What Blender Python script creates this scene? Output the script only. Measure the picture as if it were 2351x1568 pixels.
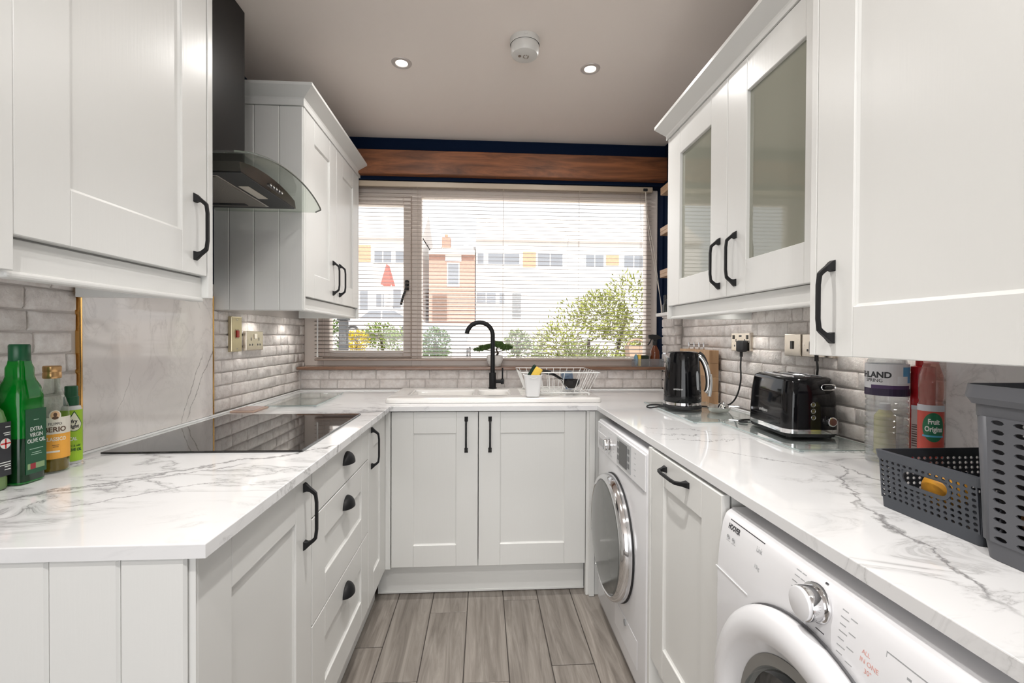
import bpy, bmesh, math, random
from mathutils import Matrix, Vector
random.seed(7)
S = bpy.context.scene
for o in list(bpy.data.objects): bpy.data.objects.remove(o)
COL = S.collection
PI = math.pi

# ---------------------------------------------------------------- camera
cam_d = bpy.data.cameras.new('camera'); cam = bpy.data.objects.new('camera', cam_d); COL.objects.link(cam)
S.camera = cam
cam_d.sensor_width = 36.0; cam_d.sensor_fit = 'HORIZONTAL'
cam_d.lens = 1070.0/2351*36; cam_d.clip_start = .02; cam_d.clip_end = 300
_y, _p, _r = (math.radians(a) for a in (3.511, -.544, -.248))
_F = Vector((math.sin(_y)*math.cos(_p), math.cos(_y)*math.cos(_p), math.sin(_p)))
_R = Vector((math.cos(_y), -math.sin(_y), 0)); _D = _F.cross(_R)
_R2 = math.cos(_r)*_R + math.sin(_r)*_D; _D2 = -math.sin(_r)*_R + math.cos(_r)*_D
cam.matrix_world = Matrix(((_R2.x, -_D2.x, -_F.x, -.0262), (_R2.y, -_D2.y, -_F.y, -2.133), (_R2.z, -_D2.z, -_F.z, 1.2165), (0, 0, 0, 1)))

# ---------------------------------------------------------------- world, lights, exposure
S.view_settings.view_transform = 'Standard'; S.view_settings.look = 'None'
S.view_settings.gamma = 1.0; S.view_settings.use_curve_mapping = False
S.view_settings.exposure = 0.52
W = bpy.data.worlds.new('overcast'); S.world = W; W.use_nodes = True
_bg = W.node_tree.nodes['Background']; _bg.inputs[0].default_value = (.93, .965, 1.0, 1); _bg.inputs[1].default_value = 1.15
def area(name, loc, rot, sx, sy, power, color=(1, 1, 1)):
    l = bpy.data.lights.new(name, 'AREA'); l.shape = 'RECTANGLE'; l.size = sx; l.size_y = sy; l.energy = power; l.color = color
    o = bpy.data.objects.new(name, l); COL.objects.link(o); o.location = loc; o.rotation_euler = rot
    return o
# sun over the roof from behind: lights the house fronts and garden across the road
_sl = bpy.data.lights.new('sun', 'SUN'); _sl.energy = 4.6; _sl.angle = math.radians(1.5); _sl.color = (1, .95, .88)
_so = bpy.data.objects.new('sun', _sl); COL.objects.link(_so); _so.rotation_euler = (math.radians(42), 0, math.radians(12))
# added fill light at the open rear of the room, behind the camera
area('rear_fill', (-.3, -4.9, 1.35), (PI/2, 0, 0), 3.2, 2.2, 32, (1.0, .99, .98))

# ---------------------------------------------------------------- materials
MATS = {}
def rgb(c): return (c[0], c[1], c[2], 1)
def mat(name, col, rough=.5, metal=0.0, bump=0, bscale=40, spec=None, coat=0, emis=None, trans=0, ior=None, noise=0, stretch=None, alpha=None):
    if name in MATS: return MATS[name]
    m = bpy.data.materials.new(name); m.use_nodes = True; nt = m.node_tree; b = nt.nodes['Principled BSDF']
    b.inputs['Base Color'].default_value = rgb(col); b.inputs['Roughness'].default_value = rough; b.inputs['Metallic'].default_value = metal
    if spec is not None: b.inputs['Specular IOR Level'].default_value = spec
    if coat: b.inputs['Coat Weight'].default_value = coat; b.inputs['Coat Roughness'].default_value = .03
    if emis: b.inputs['Emission Color'].default_value = rgb(emis[0]); b.inputs['Emission Strength'].default_value = emis[1]
    if trans: b.inputs['Transmission Weight'].default_value = trans
    if ior: b.inputs['IOR'].default_value = ior
    if bump or noise:
        tc = nt.nodes.new('ShaderNodeTexCoord'); mp = nt.nodes.new('ShaderNodeMapping'); nz = nt.nodes.new('ShaderNodeTexNoise')
        nt.links.new(tc.outputs['Object'], mp.inputs[0]); nt.links.new(mp.outputs[0], nz.inputs['Vector'])
        if stretch: mp.inputs['Scale'].default_value = stretch
        nz.inputs['Scale'].default_value = bscale; nz.inputs['Detail'].default_value = 5
        if bump:
            bp = nt.nodes.new('ShaderNodeBump'); bp.inputs['Strength'].default_value = bump; bp.inputs['Distance'].default_value = .004
            nt.links.new(nz.outputs['Fac'], bp.inputs['Height']); nt.links.new(bp.outputs[0], b.inputs['Normal'])
        if noise:
            mx = nt.nodes.new('ShaderNodeMixRGB'); mx.inputs[1].default_value = rgb([c*(1-noise) for c in col]); mx.inputs[2].default_value = rgb([min(1, c*(1+noise)) for c in col])
            nt.links.new(nz.outputs['Fac'], mx.inputs[0]); nt.links.new(mx.outputs[0], b.inputs['Base Color'])
    MATS[name] = m
    return m
def nodes_of(name):
    m = bpy.data.materials.new(name); m.use_nodes = True; MATS[name] = m
    return m, m.node_tree, m.node_tree.nodes['Principled BSDF']
def ramp(nt, stops):
    r = nt.nodes.new('ShaderNodeValToRGB'); e = r.color_ramp.elements
    while len(e) < len(stops): e.new(.5)
    for i, (p, c) in enumerate(stops): e[i].position = p; e[i].color = rgb(c)
    return r
def math_n(nt, op, a, b=None, c=None):
    n = nt.nodes.new('ShaderNodeMath'); n.operation = op
    for i, v in enumerate((a, b, c)):
        if v is None: continue
        if isinstance(v, (int, float)): n.inputs[i].default_value = v
        else: nt.links.new(v, n.inputs[i])
    return n.outputs[0]
def marble(name, base, vein, veins=(), rough=.07, amount=.75):
    """white marble print: faint clouding, a web of thin random veins, and long veins (x0,y0,x1,y1,width) in object space (given axes)"""
    m, nt, b = nodes_of(name); L = nt.links.new
    tc = nt.nodes.new('ShaderNodeTexCoord'); P = tc.outputs['Object']
    n1 = nt.nodes.new('ShaderNodeTexNoise'); n1.inputs['Scale'].default_value = 3.2; n1.inputs['Detail'].default_value = 8; n1.inputs['Roughness'].default_value = .62
    n1.inputs['Distortion'].default_value = .9; mp = nt.nodes.new('ShaderNodeMapping'); mp.inputs['Rotation'].default_value = (0, .2, .6); mp.inputs['Scale'].default_value = (1.0, 2.1, 1.4)
    L(P, mp.inputs[0]); L(mp.outputs[0], n1.inputs['Vector'])
    web = math_n(nt, 'ABSOLUTE', math_n(nt, 'SUBTRACT', n1.outputs['Fac'], .5))
    webr = ramp(nt, [(0, (1, 1, 1)), (.012, (.35, .35, .35)), (.05, (0, 0, 0))]); L(web, webr.inputs[0])
    n2 = nt.nodes.new('ShaderNodeTexNoise'); n2.inputs['Scale'].default_value = 1.7; n2.inputs['Detail'].default_value = 4; L(P, n2.inputs['Vector'])
    msk = ramp(nt, [(.44, (0, 0, 0)), (.62, (1, 1, 1))]); L(n2.outputs['Fac'], msk.inputs[0])
    acc = math_n(nt, 'MULTIPLY', math_n(nt, 'MULTIPLY', webr.outputs[0], msk.outputs[0]), amount)
    n3 = nt.nodes.new('ShaderNodeTexNoise'); n3.inputs['Scale'].default_value = 7; n3.inputs['Detail'].default_value = 9; n3.inputs['Roughness'].default_value = .65; L(P, n3.inputs['Vector'])
    n4 = nt.nodes.new('ShaderNodeTexNoise'); n4.inputs['Scale'].default_value = 14; n4.inputs['Detail'].default_value = 2; L(P, n4.inputs['Vector'])
    sep = nt.nodes.new('ShaderNodeSeparateXYZ'); L(P, sep.inputs[0])
    for (ax, bx, u0, v0, u1, v1, w, amp) in veins:
        U = sep.outputs[ax]; V = sep.outputs[bx]
        d = math.hypot(u1-u0, v1-v0); nx, ny = -(v1-v0)/d, (u1-u0)/d; tx, ty = (u1-u0)/d, (v1-v0)/d
        dist = math_n(nt, 'ADD', math_n(nt, 'MULTIPLY', math_n(nt, 'SUBTRACT', U, u0), nx), math_n(nt, 'MULTIPLY', math_n(nt, 'SUBTRACT', V, v0), ny))
        dist = math_n(nt, 'ADD', dist, math_n(nt, 'MULTIPLY', math_n(nt, 'SUBTRACT', n3.outputs['Fac'], .5), amp))
        al = math_n(nt, 'ADD', math_n(nt, 'MULTIPLY', math_n(nt, 'SUBTRACT', U, u0), tx), math_n(nt, 'MULTIPLY', math_n(nt, 'SUBTRACT', V, v0), ty))
        wv = math_n(nt, 'MULTIPLY', n4.outputs['Fac'], w*2)
        line = math_n(nt, 'SMOOTH_MAX', math_n(nt, 'SUBTRACT', 1.0, math_n(nt, 'DIVIDE', math_n(nt, 'ABSOLUTE', dist), wv)), 0.0, .05)
        g = nt.nodes.new('ShaderNodeMapRange'); g.interpolation_type = 'SMOOTHSTEP'; L(al, g.inputs[0]); g.inputs[1].default_value = -.06; g.inputs[2].default_value = .05
        g2 = nt.nodes.new('ShaderNodeMapRange'); g2.interpolation_type = 'SMOOTHSTEP'; L(al, g2.inputs[0]); g2.inputs[1].default_value = d+.06; g2.inputs[2].default_value = d-.05
        line = math_n(nt, 'MULTIPLY', math_n(nt, 'MULTIPLY', line, g.outputs[0]), g2.outputs[0])
        acc = math_n(nt, 'MAXIMUM', acc, math_n(nt, 'MULTIPLY', line, .85))
    cl = ramp(nt, [(.35, [c*.93 for c in base]), (.62, base)]); L(n2.outputs['Fac'], cl.inputs[0])
    mx = nt.nodes.new('ShaderNodeMixRGB'); L(acc, mx.inputs[0]); L(cl.outputs[0], mx.inputs[1]); mx.inputs[2].default_value = rgb(vein)
    L(mx.outputs[0], b.inputs['Base Color']); b.inputs['Roughness'].default_value = rough
    return m
def wood(name, dark, light, scale=(2, 30, 30), rough=.5, rnd=0, bump=.15, dist=1.2, nscale=1.0):
    m, nt, b = nodes_of(name); L = nt.links.new
    tc = nt.nodes.new('ShaderNodeTexCoord'); mp = nt.nodes.new('ShaderNodeMapping'); mp.inputs['Scale'].default_value = scale
    oi = nt.nodes.new('ShaderNodeObjectInfo'); ad = nt.nodes.new('ShaderNodeVectorMath'); ad.operation = 'ADD'
    sc = nt.nodes.new('ShaderNodeVectorMath'); sc.operation = 'SCALE'; sc.inputs[0].default_value = (7, 3, 5); L(oi.outputs['Random'], sc.inputs['Scale'])
    L(tc.outputs['Object'], ad.inputs[0]); L(sc.outputs[0], ad.inputs[1]); L(ad.outputs[0], mp.inputs[0])
    nz = nt.nodes.new('ShaderNodeTexNoise'); nz.inputs['Scale'].default_value = nscale; nz.inputs['Detail'].default_value = 8; nz.inputs['Roughness'].default_value = .65; nz.inputs['Distortion'].default_value = dist
    L(mp.outputs[0], nz.inputs['Vector'])
    r = ramp(nt, [(.28, dark), (.5, [(a+c)/2 for a, c in zip(dark, light)]), (.68, light)]); L(nz.outputs['Fac'], r.inputs[0])
    out = r.outputs[0]
    if rnd:
        hs = nt.nodes.new('ShaderNodeHueSaturation'); L(out, hs.inputs['Color'])
        L(math_n(nt, 'ADD', 1-rnd/2, math_n(nt, 'MULTIPLY', oi.outputs['Random'], rnd)), hs.inputs['Value']); out = hs.outputs[0]
    L(out, b.inputs['Base Color']); b.inputs['Roughness'].default_value = rough
    if bump:
        bp = nt.nodes.new('ShaderNodeBump'); bp.inputs['Strength'].default_value = bump; bp.inputs['Distance'].default_value = .003
        L(nz.outputs['Fac'], bp.inputs['Height']); L(bp.outputs[0], b.inputs['Normal'])
    return m
def brickmat(name, a, c, rough=.75):
    m, nt, b = nodes_of(name); L = nt.links.new
    tc = nt.nodes.new('ShaderNodeTexCoord'); oi = nt.nodes.new('ShaderNodeObjectInfo')
    nz = nt.nodes.new('ShaderNodeTexNoise'); nz.inputs['Scale'].default_value = 34; nz.inputs['Detail'].default_value = 9; nz.inputs['Roughness'].default_value = .6; L(tc.outputs['Object'], nz.inputs['Vector'])
    n2 = nt.nodes.new('ShaderNodeTexNoise'); n2.inputs['Scale'].default_value = 60; n2.inputs['Detail'].default_value = 3; n2.inputs['Distortion'].default_value = 1.5; L(tc.outputs['Object'], n2.inputs['Vector'])
    r = ramp(nt, [(.30, [v*.84 for v in a]), (.45, a), (.66, c)]); L(nz.outputs['Fac'], r.inputs[0])
    hs = nt.nodes.new('ShaderNodeHueSaturation'); L(r.outputs[0], hs.inputs['Color'])
    L(math_n(nt, 'ADD', .92, math_n(nt, 'MULTIPLY', oi.outputs['Random'], .14)), hs.inputs['Value'])
    L(hs.outputs[0], b.inputs['Base Color']); b.inputs['Roughness'].default_value = rough
    bp = nt.nodes.new('ShaderNodeBump'); bp.inputs['Strength'].default_value = .9; bp.inputs['Distance'].default_value = .007
    L(math_n(nt, 'ADD', nz.outputs['Fac'], math_n(nt, 'MULTIPLY', n2.outputs['Fac'], .35)), bp.inputs['Height']); L(bp.outputs[0], b.inputs['Normal'])
    return m
def thinglass(name, tint=(1, 1, 1), gloss=(1, 1, 1), ior=1.5, rough=0.0, body=0.0, bodycol=(.5, .5, .5)):
    """a thin pane: lets light straight through and reflects by fresnel; optional share of milky body"""
    m = bpy.data.materials.new(name); m.use_nodes = True; nt = m.node_tree; nt.nodes.clear(); L = nt.links.new
    out = nt.nodes.new('ShaderNodeOutputMaterial'); tr = nt.nodes.new('ShaderNodeBsdfTransparent'); tr.inputs[0].default_value = rgb(tint)
    gl = nt.nodes.new('ShaderNodeBsdfGlossy'); gl.inputs['Roughness'].default_value = rough; gl.inputs[0].default_value = rgb(gloss)
    lwt = nt.nodes.new('ShaderNodeLayerWeight'); lwt.inputs[0].default_value = .5; f0 = ((ior-1)/(ior+1))**2
    fres = math_n(nt, 'ADD', math_n(nt, 'MULTIPLY', math_n(nt, 'POWER', lwt.outputs['Facing'], 5.0), 1-f0), f0)
    mx = nt.nodes.new('ShaderNodeMixShader'); L(fres, mx.inputs[0]); src = tr.outputs[0]
    if body:
        df = nt.nodes.new('ShaderNodeBsdfDiffuse'); df.inputs[0].default_value = rgb(bodycol)
        m2 = nt.nodes.new('ShaderNodeMixShader'); m2.inputs[0].default_value = body; L(tr.outputs[0], m2.inputs[1]); L(df.outputs[0], m2.inputs[2]); src = m2.outputs[0]
    L(src, mx.inputs[1]); L(gl.outputs[0], mx.inputs[2]); L(mx.outputs[0], out.inputs[0])
    MATS[name] = m
    return m

paint = mat('white_cabinet_paint', (.74, .74, .72), .33, bump=.06, bscale=9, stretch=(14, 14, .8))
carc = mat('white_carcass_board', (.74, .74, .72), .4)
ceilm = mat('ceiling_paint', (.88, .80, .74), .85, bump=.08, bscale=18)
whitewall = mat('cream_wall_paint', (.72, .69, .66), .8, bump=.05, bscale=30)
blue = mat('navy_wall_paint', (.004, .011, .032), .85, bump=.08, bscale=60, spec=.1)
blackm = mat('matt_black_metal', (.009, .009, .010), .5, spec=.25)
black_gloss = mat('gloss_black_plastic', (.005, .005, .006), .07, spec=.4)
black_glass = mat('black_ceramic_glass', (.012, .011, .011), .03, spec=.9)
black_soft = mat('black_rubber', (.014, .014, .015), .6)
chrome = mat('chrome', (.78, .78, .79), .08, 1.0)
steel = mat('brushed_steel', (.62, .60, .57), .22, 1.0)
brass = mat('aged_brass_plate', (.60, .53, .36), .3, 1.0, noise=.12, bscale=30)
nickel = mat('satin_nickel_plate', (.66, .60, .52), .26, 1.0, noise=.1, bscale=25)
gold = mat('gold_trim', (.80, .48, .16), .16, 1.0)
appl = mat('appliance_white', (.80, .80, .82), .22, coat=.3)
appl_grey = mat('appliance_grey_print', (.36, .37, .38), .5)
ink = mat('dark_print', (.03, .03, .035), .5)
sealm = mat('white_sealant', (.82, .82, .81), .3)
ceramic = mat('white_ceramic', (.82, .80, .77), .12, coat=.4)
white_plastic = mat('white_plastic', (.80, .80, .80), .3)
frame_m = mat('window_frame_upvc', (.88, .79, .72), .35)
sill_m = wood('brown_sill', (.13, .065, .04), (.26, .15, .10), scale=(3, 40, 40), rough=.22, bump=.03)
blind_m = mat('taupe_aluminium_slat', (.30, .235, .195), .4)
beam_m = wood('dark_stained_pine', (.055, .018, .007), (.31, .108, .038), scale=(1.6, 9, 14), rough=.5, bump=.25, dist=2.0)
floor_m = wood('grey_oak_tile', (.135, .115, .098), (.36, .325, .29), scale=(26, 1.9, 10), rough=.42, rnd=.24, bump=.12, dist=1.0)
grout = mat('dark_grout', (.075, .065, .058), .9)
brick_m = brickmat('whitewashed_brick', (.80, .745, .71), (.90, .86, .83))
mortar_m = mat('pale_mortar', (.60, .56, .53), .9, bump=.4, bscale=70)
wt_m = marble('marble_worktop', (.80, .80, .805), (.17, .165, .165), rough=.055, veins=[
    (0, 1, -1.05, -1.26, -.40, -.72, .008, .16), (0, 1, -.98, -1.20, -.62, -.95, .005, .14), (0, 1, -.80, -1.22, -.58, -1.08, .004, .1),
    (0, 1, .84, -.98, .86, -1.22, .006, .16), (0, 1, .86, -1.02, .68, -1.30, .005, .14), (0, 1, .70, -1.28, .60, -1.62, .006, .12), (0, 1, .55, -.70, .92, -.76, .004, .32), (0, 1, .54, -.62, .85, -.66, .003, .3), (0, 1, .56, -.52, .74, -.58, .003, .25),
    (0, 1, .62, -.86, .80, -1.04, .003, .1)])
splash_m = marble('marble_splashback', (.90, .85, .82), (.26, .23, .21), rough=.06, amount=.25, veins=[
    (1, 2, -.43, .92, -.31, 1.13, .0035, .07), (1, 2, -.40, .92, -.205, 1.20, .003, .06), (1, 2, -.72, 1.0, -.66, 1.10, .0008, .05), (1, 2, -.21, 1.2, -.24, 1.32, .002, .04)])
pane_m = thinglass('window_pane_glass')
hood_glass = thinglass('hood_canopy_glass', (.86, .89, .86), ior=1.5)
board_glass = thinglass('worktop_board_glass', (.95, .975, .97), ior=1.45)
tray_plastic = thinglass('clear_tray_plastic', (.86, .88, .90), ior=1.35, rough=.1, body=.12, bodycol=(.8, .8, .82))
pet = thinglass('clear_bottle_plastic', (.88, .90, .91), ior=1.55, rough=.05, body=.22, bodycol=(.72, .72, .73))
pet_pink = thinglass('pink_bottle_plastic', (.88, .66, .60), ior=1.42, rough=.03, body=.25, bodycol=(.62, .38, .34))
green_glass = thinglass('green_bottle_plastic', (.02, .42, .06), ior=1.45, rough=.04, body=.4, bodycol=(.004, .34, .03))
clear_glass = thinglass('clear_bottle_glass', (.88, .92, .88), ior=1.5, rough=.01)
cab_glass = mat('frosted_cabinet_glass', (.27, .275, .225), .04, spec=.9)

# ---------------------------------------------------------------- mesh helpers
WM = {}
def box(bm, x0, x1, y0, y1, z0, z1, bv=0, seg=1):
    r = bmesh.ops.create_cube(bm, size=1.0, matrix=Matrix.Translation(((x0+x1)/2, (y0+y1)/2, (z0+z1)/2)) @ Matrix.Diagonal((abs(x1-x0), abs(y1-y0), abs(z1-z0), 1)))
    if bv:
        es = set()
        for v in r['verts']: es.update(v.link_edges)
        bmesh.ops.bevel(bm, geom=list(es), offset=min(bv, .49*min(abs(x1-x0), abs(y1-y0), abs(z1-z0))), segments=seg, profile=.5, affect='EDGES', clamp_overlap=True)
    return bm
def cyl(bm, c, r, h, axis='z', n=24, r2=None, bv=0):
    rot = {'z': Matrix.Identity(4), 'x': Matrix.Rotation(PI/2, 4, 'Y'), 'y': Matrix.Rotation(-PI/2, 4, 'X')}[axis]
    res = bmesh.ops.create_cone(bm, cap_ends=True, segments=n, radius1=r, radius2=r if r2 is None else r2, depth=h, matrix=Matrix.Translation(c) @ rot)
    if bv:
        es = [e for e in {e for v in res['verts'] for e in v.link_edges} if len(e.link_faces) == 2 and max(len(f.verts) for f in e.link_faces) > 4]
        bmesh.ops.bevel(bm, geom=es, offset=bv, segments=2, profile=.5, affect='EDGES')
    return bm
def lathe(bm, prof, c=(0, 0, 0), n=32, sx=1, sy=1, power=None, cap0=True, cap1=True):
    """profile [(r,z)] about z; power>2 makes the section a rounded square"""
    rings = []
    for r, z in prof:
        ring = []
        for i in range(n):
            a = 2*PI*i/n; ca, sa = math.cos(a), math.sin(a)
            k = 1.0
            if power: k = (abs(ca)**power+abs(sa)**power)**(-1.0/power)
            ring.append(bm.verts.new((c[0]+r*k*ca*sx, c[1]+r*k*sa*sy, c[2]+z)))
        rings.append(ring)
    for a, b in zip(rings, rings[1:]):
        for i in range(n): bm.faces.new((a[i], a[(i+1) % n], b[(i+1) % n], b[i]))
    if cap0: bm.faces.new(rings[0][::-1])
    if cap1: bm.faces.new(rings[-1])
    return bm
def tube(bm, pts, r, n=10, closed=False, rads=None, cap=True):
    P = [Vector(p) for p in pts]; m = len(P); rings = []; prev = None
    for i, p in enumerate(P):
        if closed: t = P[(i+1) % m]-P[i-1]
        else: t = P[min(i+1, m-1)]-P[max(i-1, 0)]
        t.normalize()
        if prev is None:
            up = Vector((0, 0, 1)) if abs(t.z) < .9 else Vector((1, 0, 0)); a = t.cross(up).normalized()
        else: a = (prev - t*prev.dot(t)).normalized()
        prev = a; b = t.cross(a); rr = rads[i] if rads else r
        rings.append([bm.verts.new(p+(a*math.cos(2*PI*k/n)+b*math.sin(2*PI*k/n))*rr) for k in range(n)])
    prs = list(zip(rings, rings[1:])) + ([(rings[-1], rings[0])] if closed else [])
    for A, B in prs:
        for k in range(n): bm.faces.new((A[k], A[(k+1) % n], B[(k+1) % n], B[k]))
    if cap and not closed: bm.faces.new(rings[0][::-1]); bm.faces.new(rings[-1])
    return bm
def smooth_path(pts, k=8):
    P = [Vector(p) for p in pts]; out = []
    for i in range(len(P)-1):
        p0, p1, p2, p3 = P[max(i-1, 0)], P[i], P[i+1], P[min(i+2, len(P)-1)]
        for j in range(k):
            t = j/k
            out.append(.5*((2*p1)+(p2-p0)*t+(2*p0-5*p1+4*p2-p3)*t*t+(3*p1-p0-3*p2+p3)*t**3))
    return out+[P[-1]]
def prism(bm, poly, a0, a1, axes='yz', along='x'):
    """extrude the polygon given in two axes along the third"""
    idx = {'x': 0, 'y': 1, 'z': 2}
    def mk(q, a):
        v = [0, 0, 0]; v[idx[axes[0]]] = q[0]; v[idx[axes[1]]] = q[1]; v[idx[along]] = a
        return bm.verts.new(v)
    A = [mk(q, a0) for q in poly]; B = [mk(q, a1) for q in poly]; n = len(poly)
    bm.faces.new(A[::-1]); bm.faces.new(B)
    for i in range(n): bm.faces.new((A[i], A[(i+1) % n], B[(i+1) % n], B[i]))
    return bm
def slab(bm, xs, ys, cells, z0, z1):
    """flat slab of the grid cells (i,j) kept, one shell with outer walls"""
    V = {}
    def v(i, j, k):
        if (i, j, k) not in V: V[(i, j, k)] = bm.verts.new((xs[i], ys[j], (z0, z1)[k]))
        return V[(i, j, k)]
    for (i, j) in cells:
        bm.faces.new((v(i, j, 1), v(i+1, j, 1), v(i+1, j+1, 1), v(i, j+1, 1))); bm.faces.new((v(i, j, 0), v(i, j+1, 0), v(i+1, j+1, 0), v(i+1, j, 0)))
        for (di, dj, a, b) in ((-1, 0, (i, j+1), (i, j)), (1, 0, (i+1, j), (i+1, j+1)), (0, -1, (i, j), (i+1, j)), (0, 1, (i+1, j+1), (i, j+1))):
            if (i+di, j+dj) not in cells: bm.faces.new((v(*a, 0), v(*b, 0), v(*b, 1), v(*a, 1)))
    return bm
def fin(bm, sm):
    bmesh.ops.recalc_face_normals(bm, faces=bm.faces)
    if sm:
        for f in bm.faces: f.smooth = True
def obj(name, bm, m, parent=None, smooth=False, label=None, world=False, angle=40, loc=None):
    """one mesh object; with world=True the bmesh is in world space and is brought into its parent's space"""
    if world and parent is not None: bm.transform(WM[parent.name].inverted())
    fin(bm, smooth)
    me = bpy.data.meshes.new(name); bm.to_mesh(me); bm.free()
    if smooth:
        try: me.set_sharp_from_angle(angle=math.radians(angle))
        except Exception: pass
    me.materials.append(m)
    o = bpy.data.objects.new(name, me); COL.objects.link(o)
    if loc: o.location = loc
    if parent is not None: o.parent = parent
    WM[o.name] = (WM[parent.name] if parent is not None else Matrix.Identity(4)) @ (Matrix.Translation(loc) if loc else Matrix.Identity(4))
    if label: o['label'] = label
    return o
def thing(name, label, cat, loc=(0, 0, 0), rz=0, group=None):
    o = bpy.data.objects.new(name, None); COL.objects.link(o); o.location = loc; o.rotation_euler = (0, 0, rz); o.empty_display_size = .05
    o['label'] = label; o['category'] = cat
    if group: o['group'] = group
    WM[o.name] = Matrix.Translation(loc) @ Matrix.Rotation(rz, 4, 'Z')
    return o
def tag(o, label, cat, group=None):
    o['label'] = label; o['category'] = cat
    if group: o['group'] = group
    return o
def struct(name, bm, m, parent=None, smooth=False):
    o = obj(name, bm, m, parent, smooth)
    if parent is None: o['kind'] = 'structure'
    return o
def share(name, me, parent, loc=(0, 0, 0), rot=(0, 0, 0), scale=None):
    o = bpy.data.objects.new(name, me); COL.objects.link(o); o.parent = parent; o.location = loc; o.rotation_euler = rot
    if scale: o.scale = scale
    WM[o.name] = WM[parent.name] @ Matrix.Translation(loc)
    return o
def new(): return bmesh.new()
def mesh_of(bm, m, name, smooth=False):
    fin(bm, smooth); me = bpy.data.meshes.new(name); bm.to_mesh(me); bm.free(); me.materials.append(m)
    if smooth: me.set_sharp_from_angle(angle=math.radians(40))
    return me
def text(s, size, m, parent, o, u, v, depth=.0004, bend=None, align='CENTER', name='lettering', squash=1.0, bold=0):
    """lettering standing on the plane through o spanned by u and v (parent space); bend=(axis centre xy, radius, start angle) wraps it round a bottle"""
    cu = bpy.data.curves.new('txt', 'FONT'); cu.body = s; cu.size = size; cu.align_x = align; cu.align_y = 'CENTER'; cu.extrude = depth; cu.resolution_u = 3; cu.offset = bold
    t = bpy.data.objects.new('txt', cu); COL.objects.link(t)
    bpy.context.view_layer.update()
    me = bpy.data.meshes.new_from_object(t.evaluated_get(bpy.context.evaluated_depsgraph_get()))
    bpy.data.objects.remove(t); bpy.data.curves.remove(cu); me.name = 'lettering'; me.materials.clear(); me.materials.append(m)
    if bend:
        (bx, by), R, a0 = bend
        for w in me.vertices:
            a = a0+w.co.x*squash/R; rr = R+w.co.z
            w.co = Vector((bx+rr*math.cos(a), by+rr*math.sin(a), o[2]+w.co.y))
    else:
        O, U, Vv = Vector(o), Vector(u).normalized(), Vector(v).normalized(); N = U.cross(Vv)
        for w in me.vertices: w.co = O+U*w.co.x*squash+Vv*w.co.y+N*w.co.z
    ob = bpy.data.objects.new(name, me); COL.objects.link(ob); ob.parent = parent
    WM[ob.name] = WM[parent.name]
    return ob
def arc_patch(bm, R, a0, a1, z0, z1, n=16, c=(0, 0), t=.0005):
    """a thin curved label round a vertical axis"""
    g = []
    for rr in (R, R+t):
        g.append([[bm.verts.new((c[0]+rr*math.cos(a0+(a1-a0)*i/n), c[1]+rr*math.sin(a0+(a1-a0)*i/n), z)) for i in range(n+1)] for z in (z0, z1)])
    for i in range(n):
        bm.faces.new((g[1][0][i], g[1][0][i+1], g[1][1][i+1], g[1][1][i])); bm.faces.new((g[0][0][i], g[0][1][i], g[0][1][i+1], g[0][0][i+1]))
        bm.faces.new((g[0][1][i], g[1][1][i], g[1][1][i+1], g[0][1][i+1])); bm.faces.new((g[0][0][i], g[0][0][i+1], g[1][0][i+1], g[1][0][i]))
    for i in (0, n): bm.faces.new((g[0][0][i], g[1][0][i], g[1][1][i], g[0][1][i]))
    return bm

# ================================================================ THE SETTING
XL, XR_, YB, ZC = -1.085, 1.10, .63, 2.378
# floor: recessed grout bed with every plank a piece of its own
bm = new(); box(bm, -2.6, 1.2, -5.0, .8, -.05, -.004); floor = struct('floor', bm, grout)
XG = [-.9015, -.7405, -.5785, -.4163, -.2555, -.0935, .0710, .2315, .3915, .5525]
JO = [-.13, -.6, -.29, -.482, -.073, -.499, .009, -.428, .115]
for i in range(9):
    y = JO[i]+.9
    while y > -2.35:
        y0, y1 = max(y-.9, -2.4), min(y, .62)
        if y1-y0 > .05:
            bm = new(); box(bm, XG[i]+.0018, XG[i+1]-.0018, y0+.0015, y1-.0015, -.004, random.uniform(-.0006, .0006), .0012)
            obj('plank', bm, floor_m, floor)
        y -= .9
bm = new(); box(bm, -2.6, 1.2, -5.0, .8, ZC, ZC+.1); ceiling = struct('ceiling', bm, ceilm)

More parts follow.
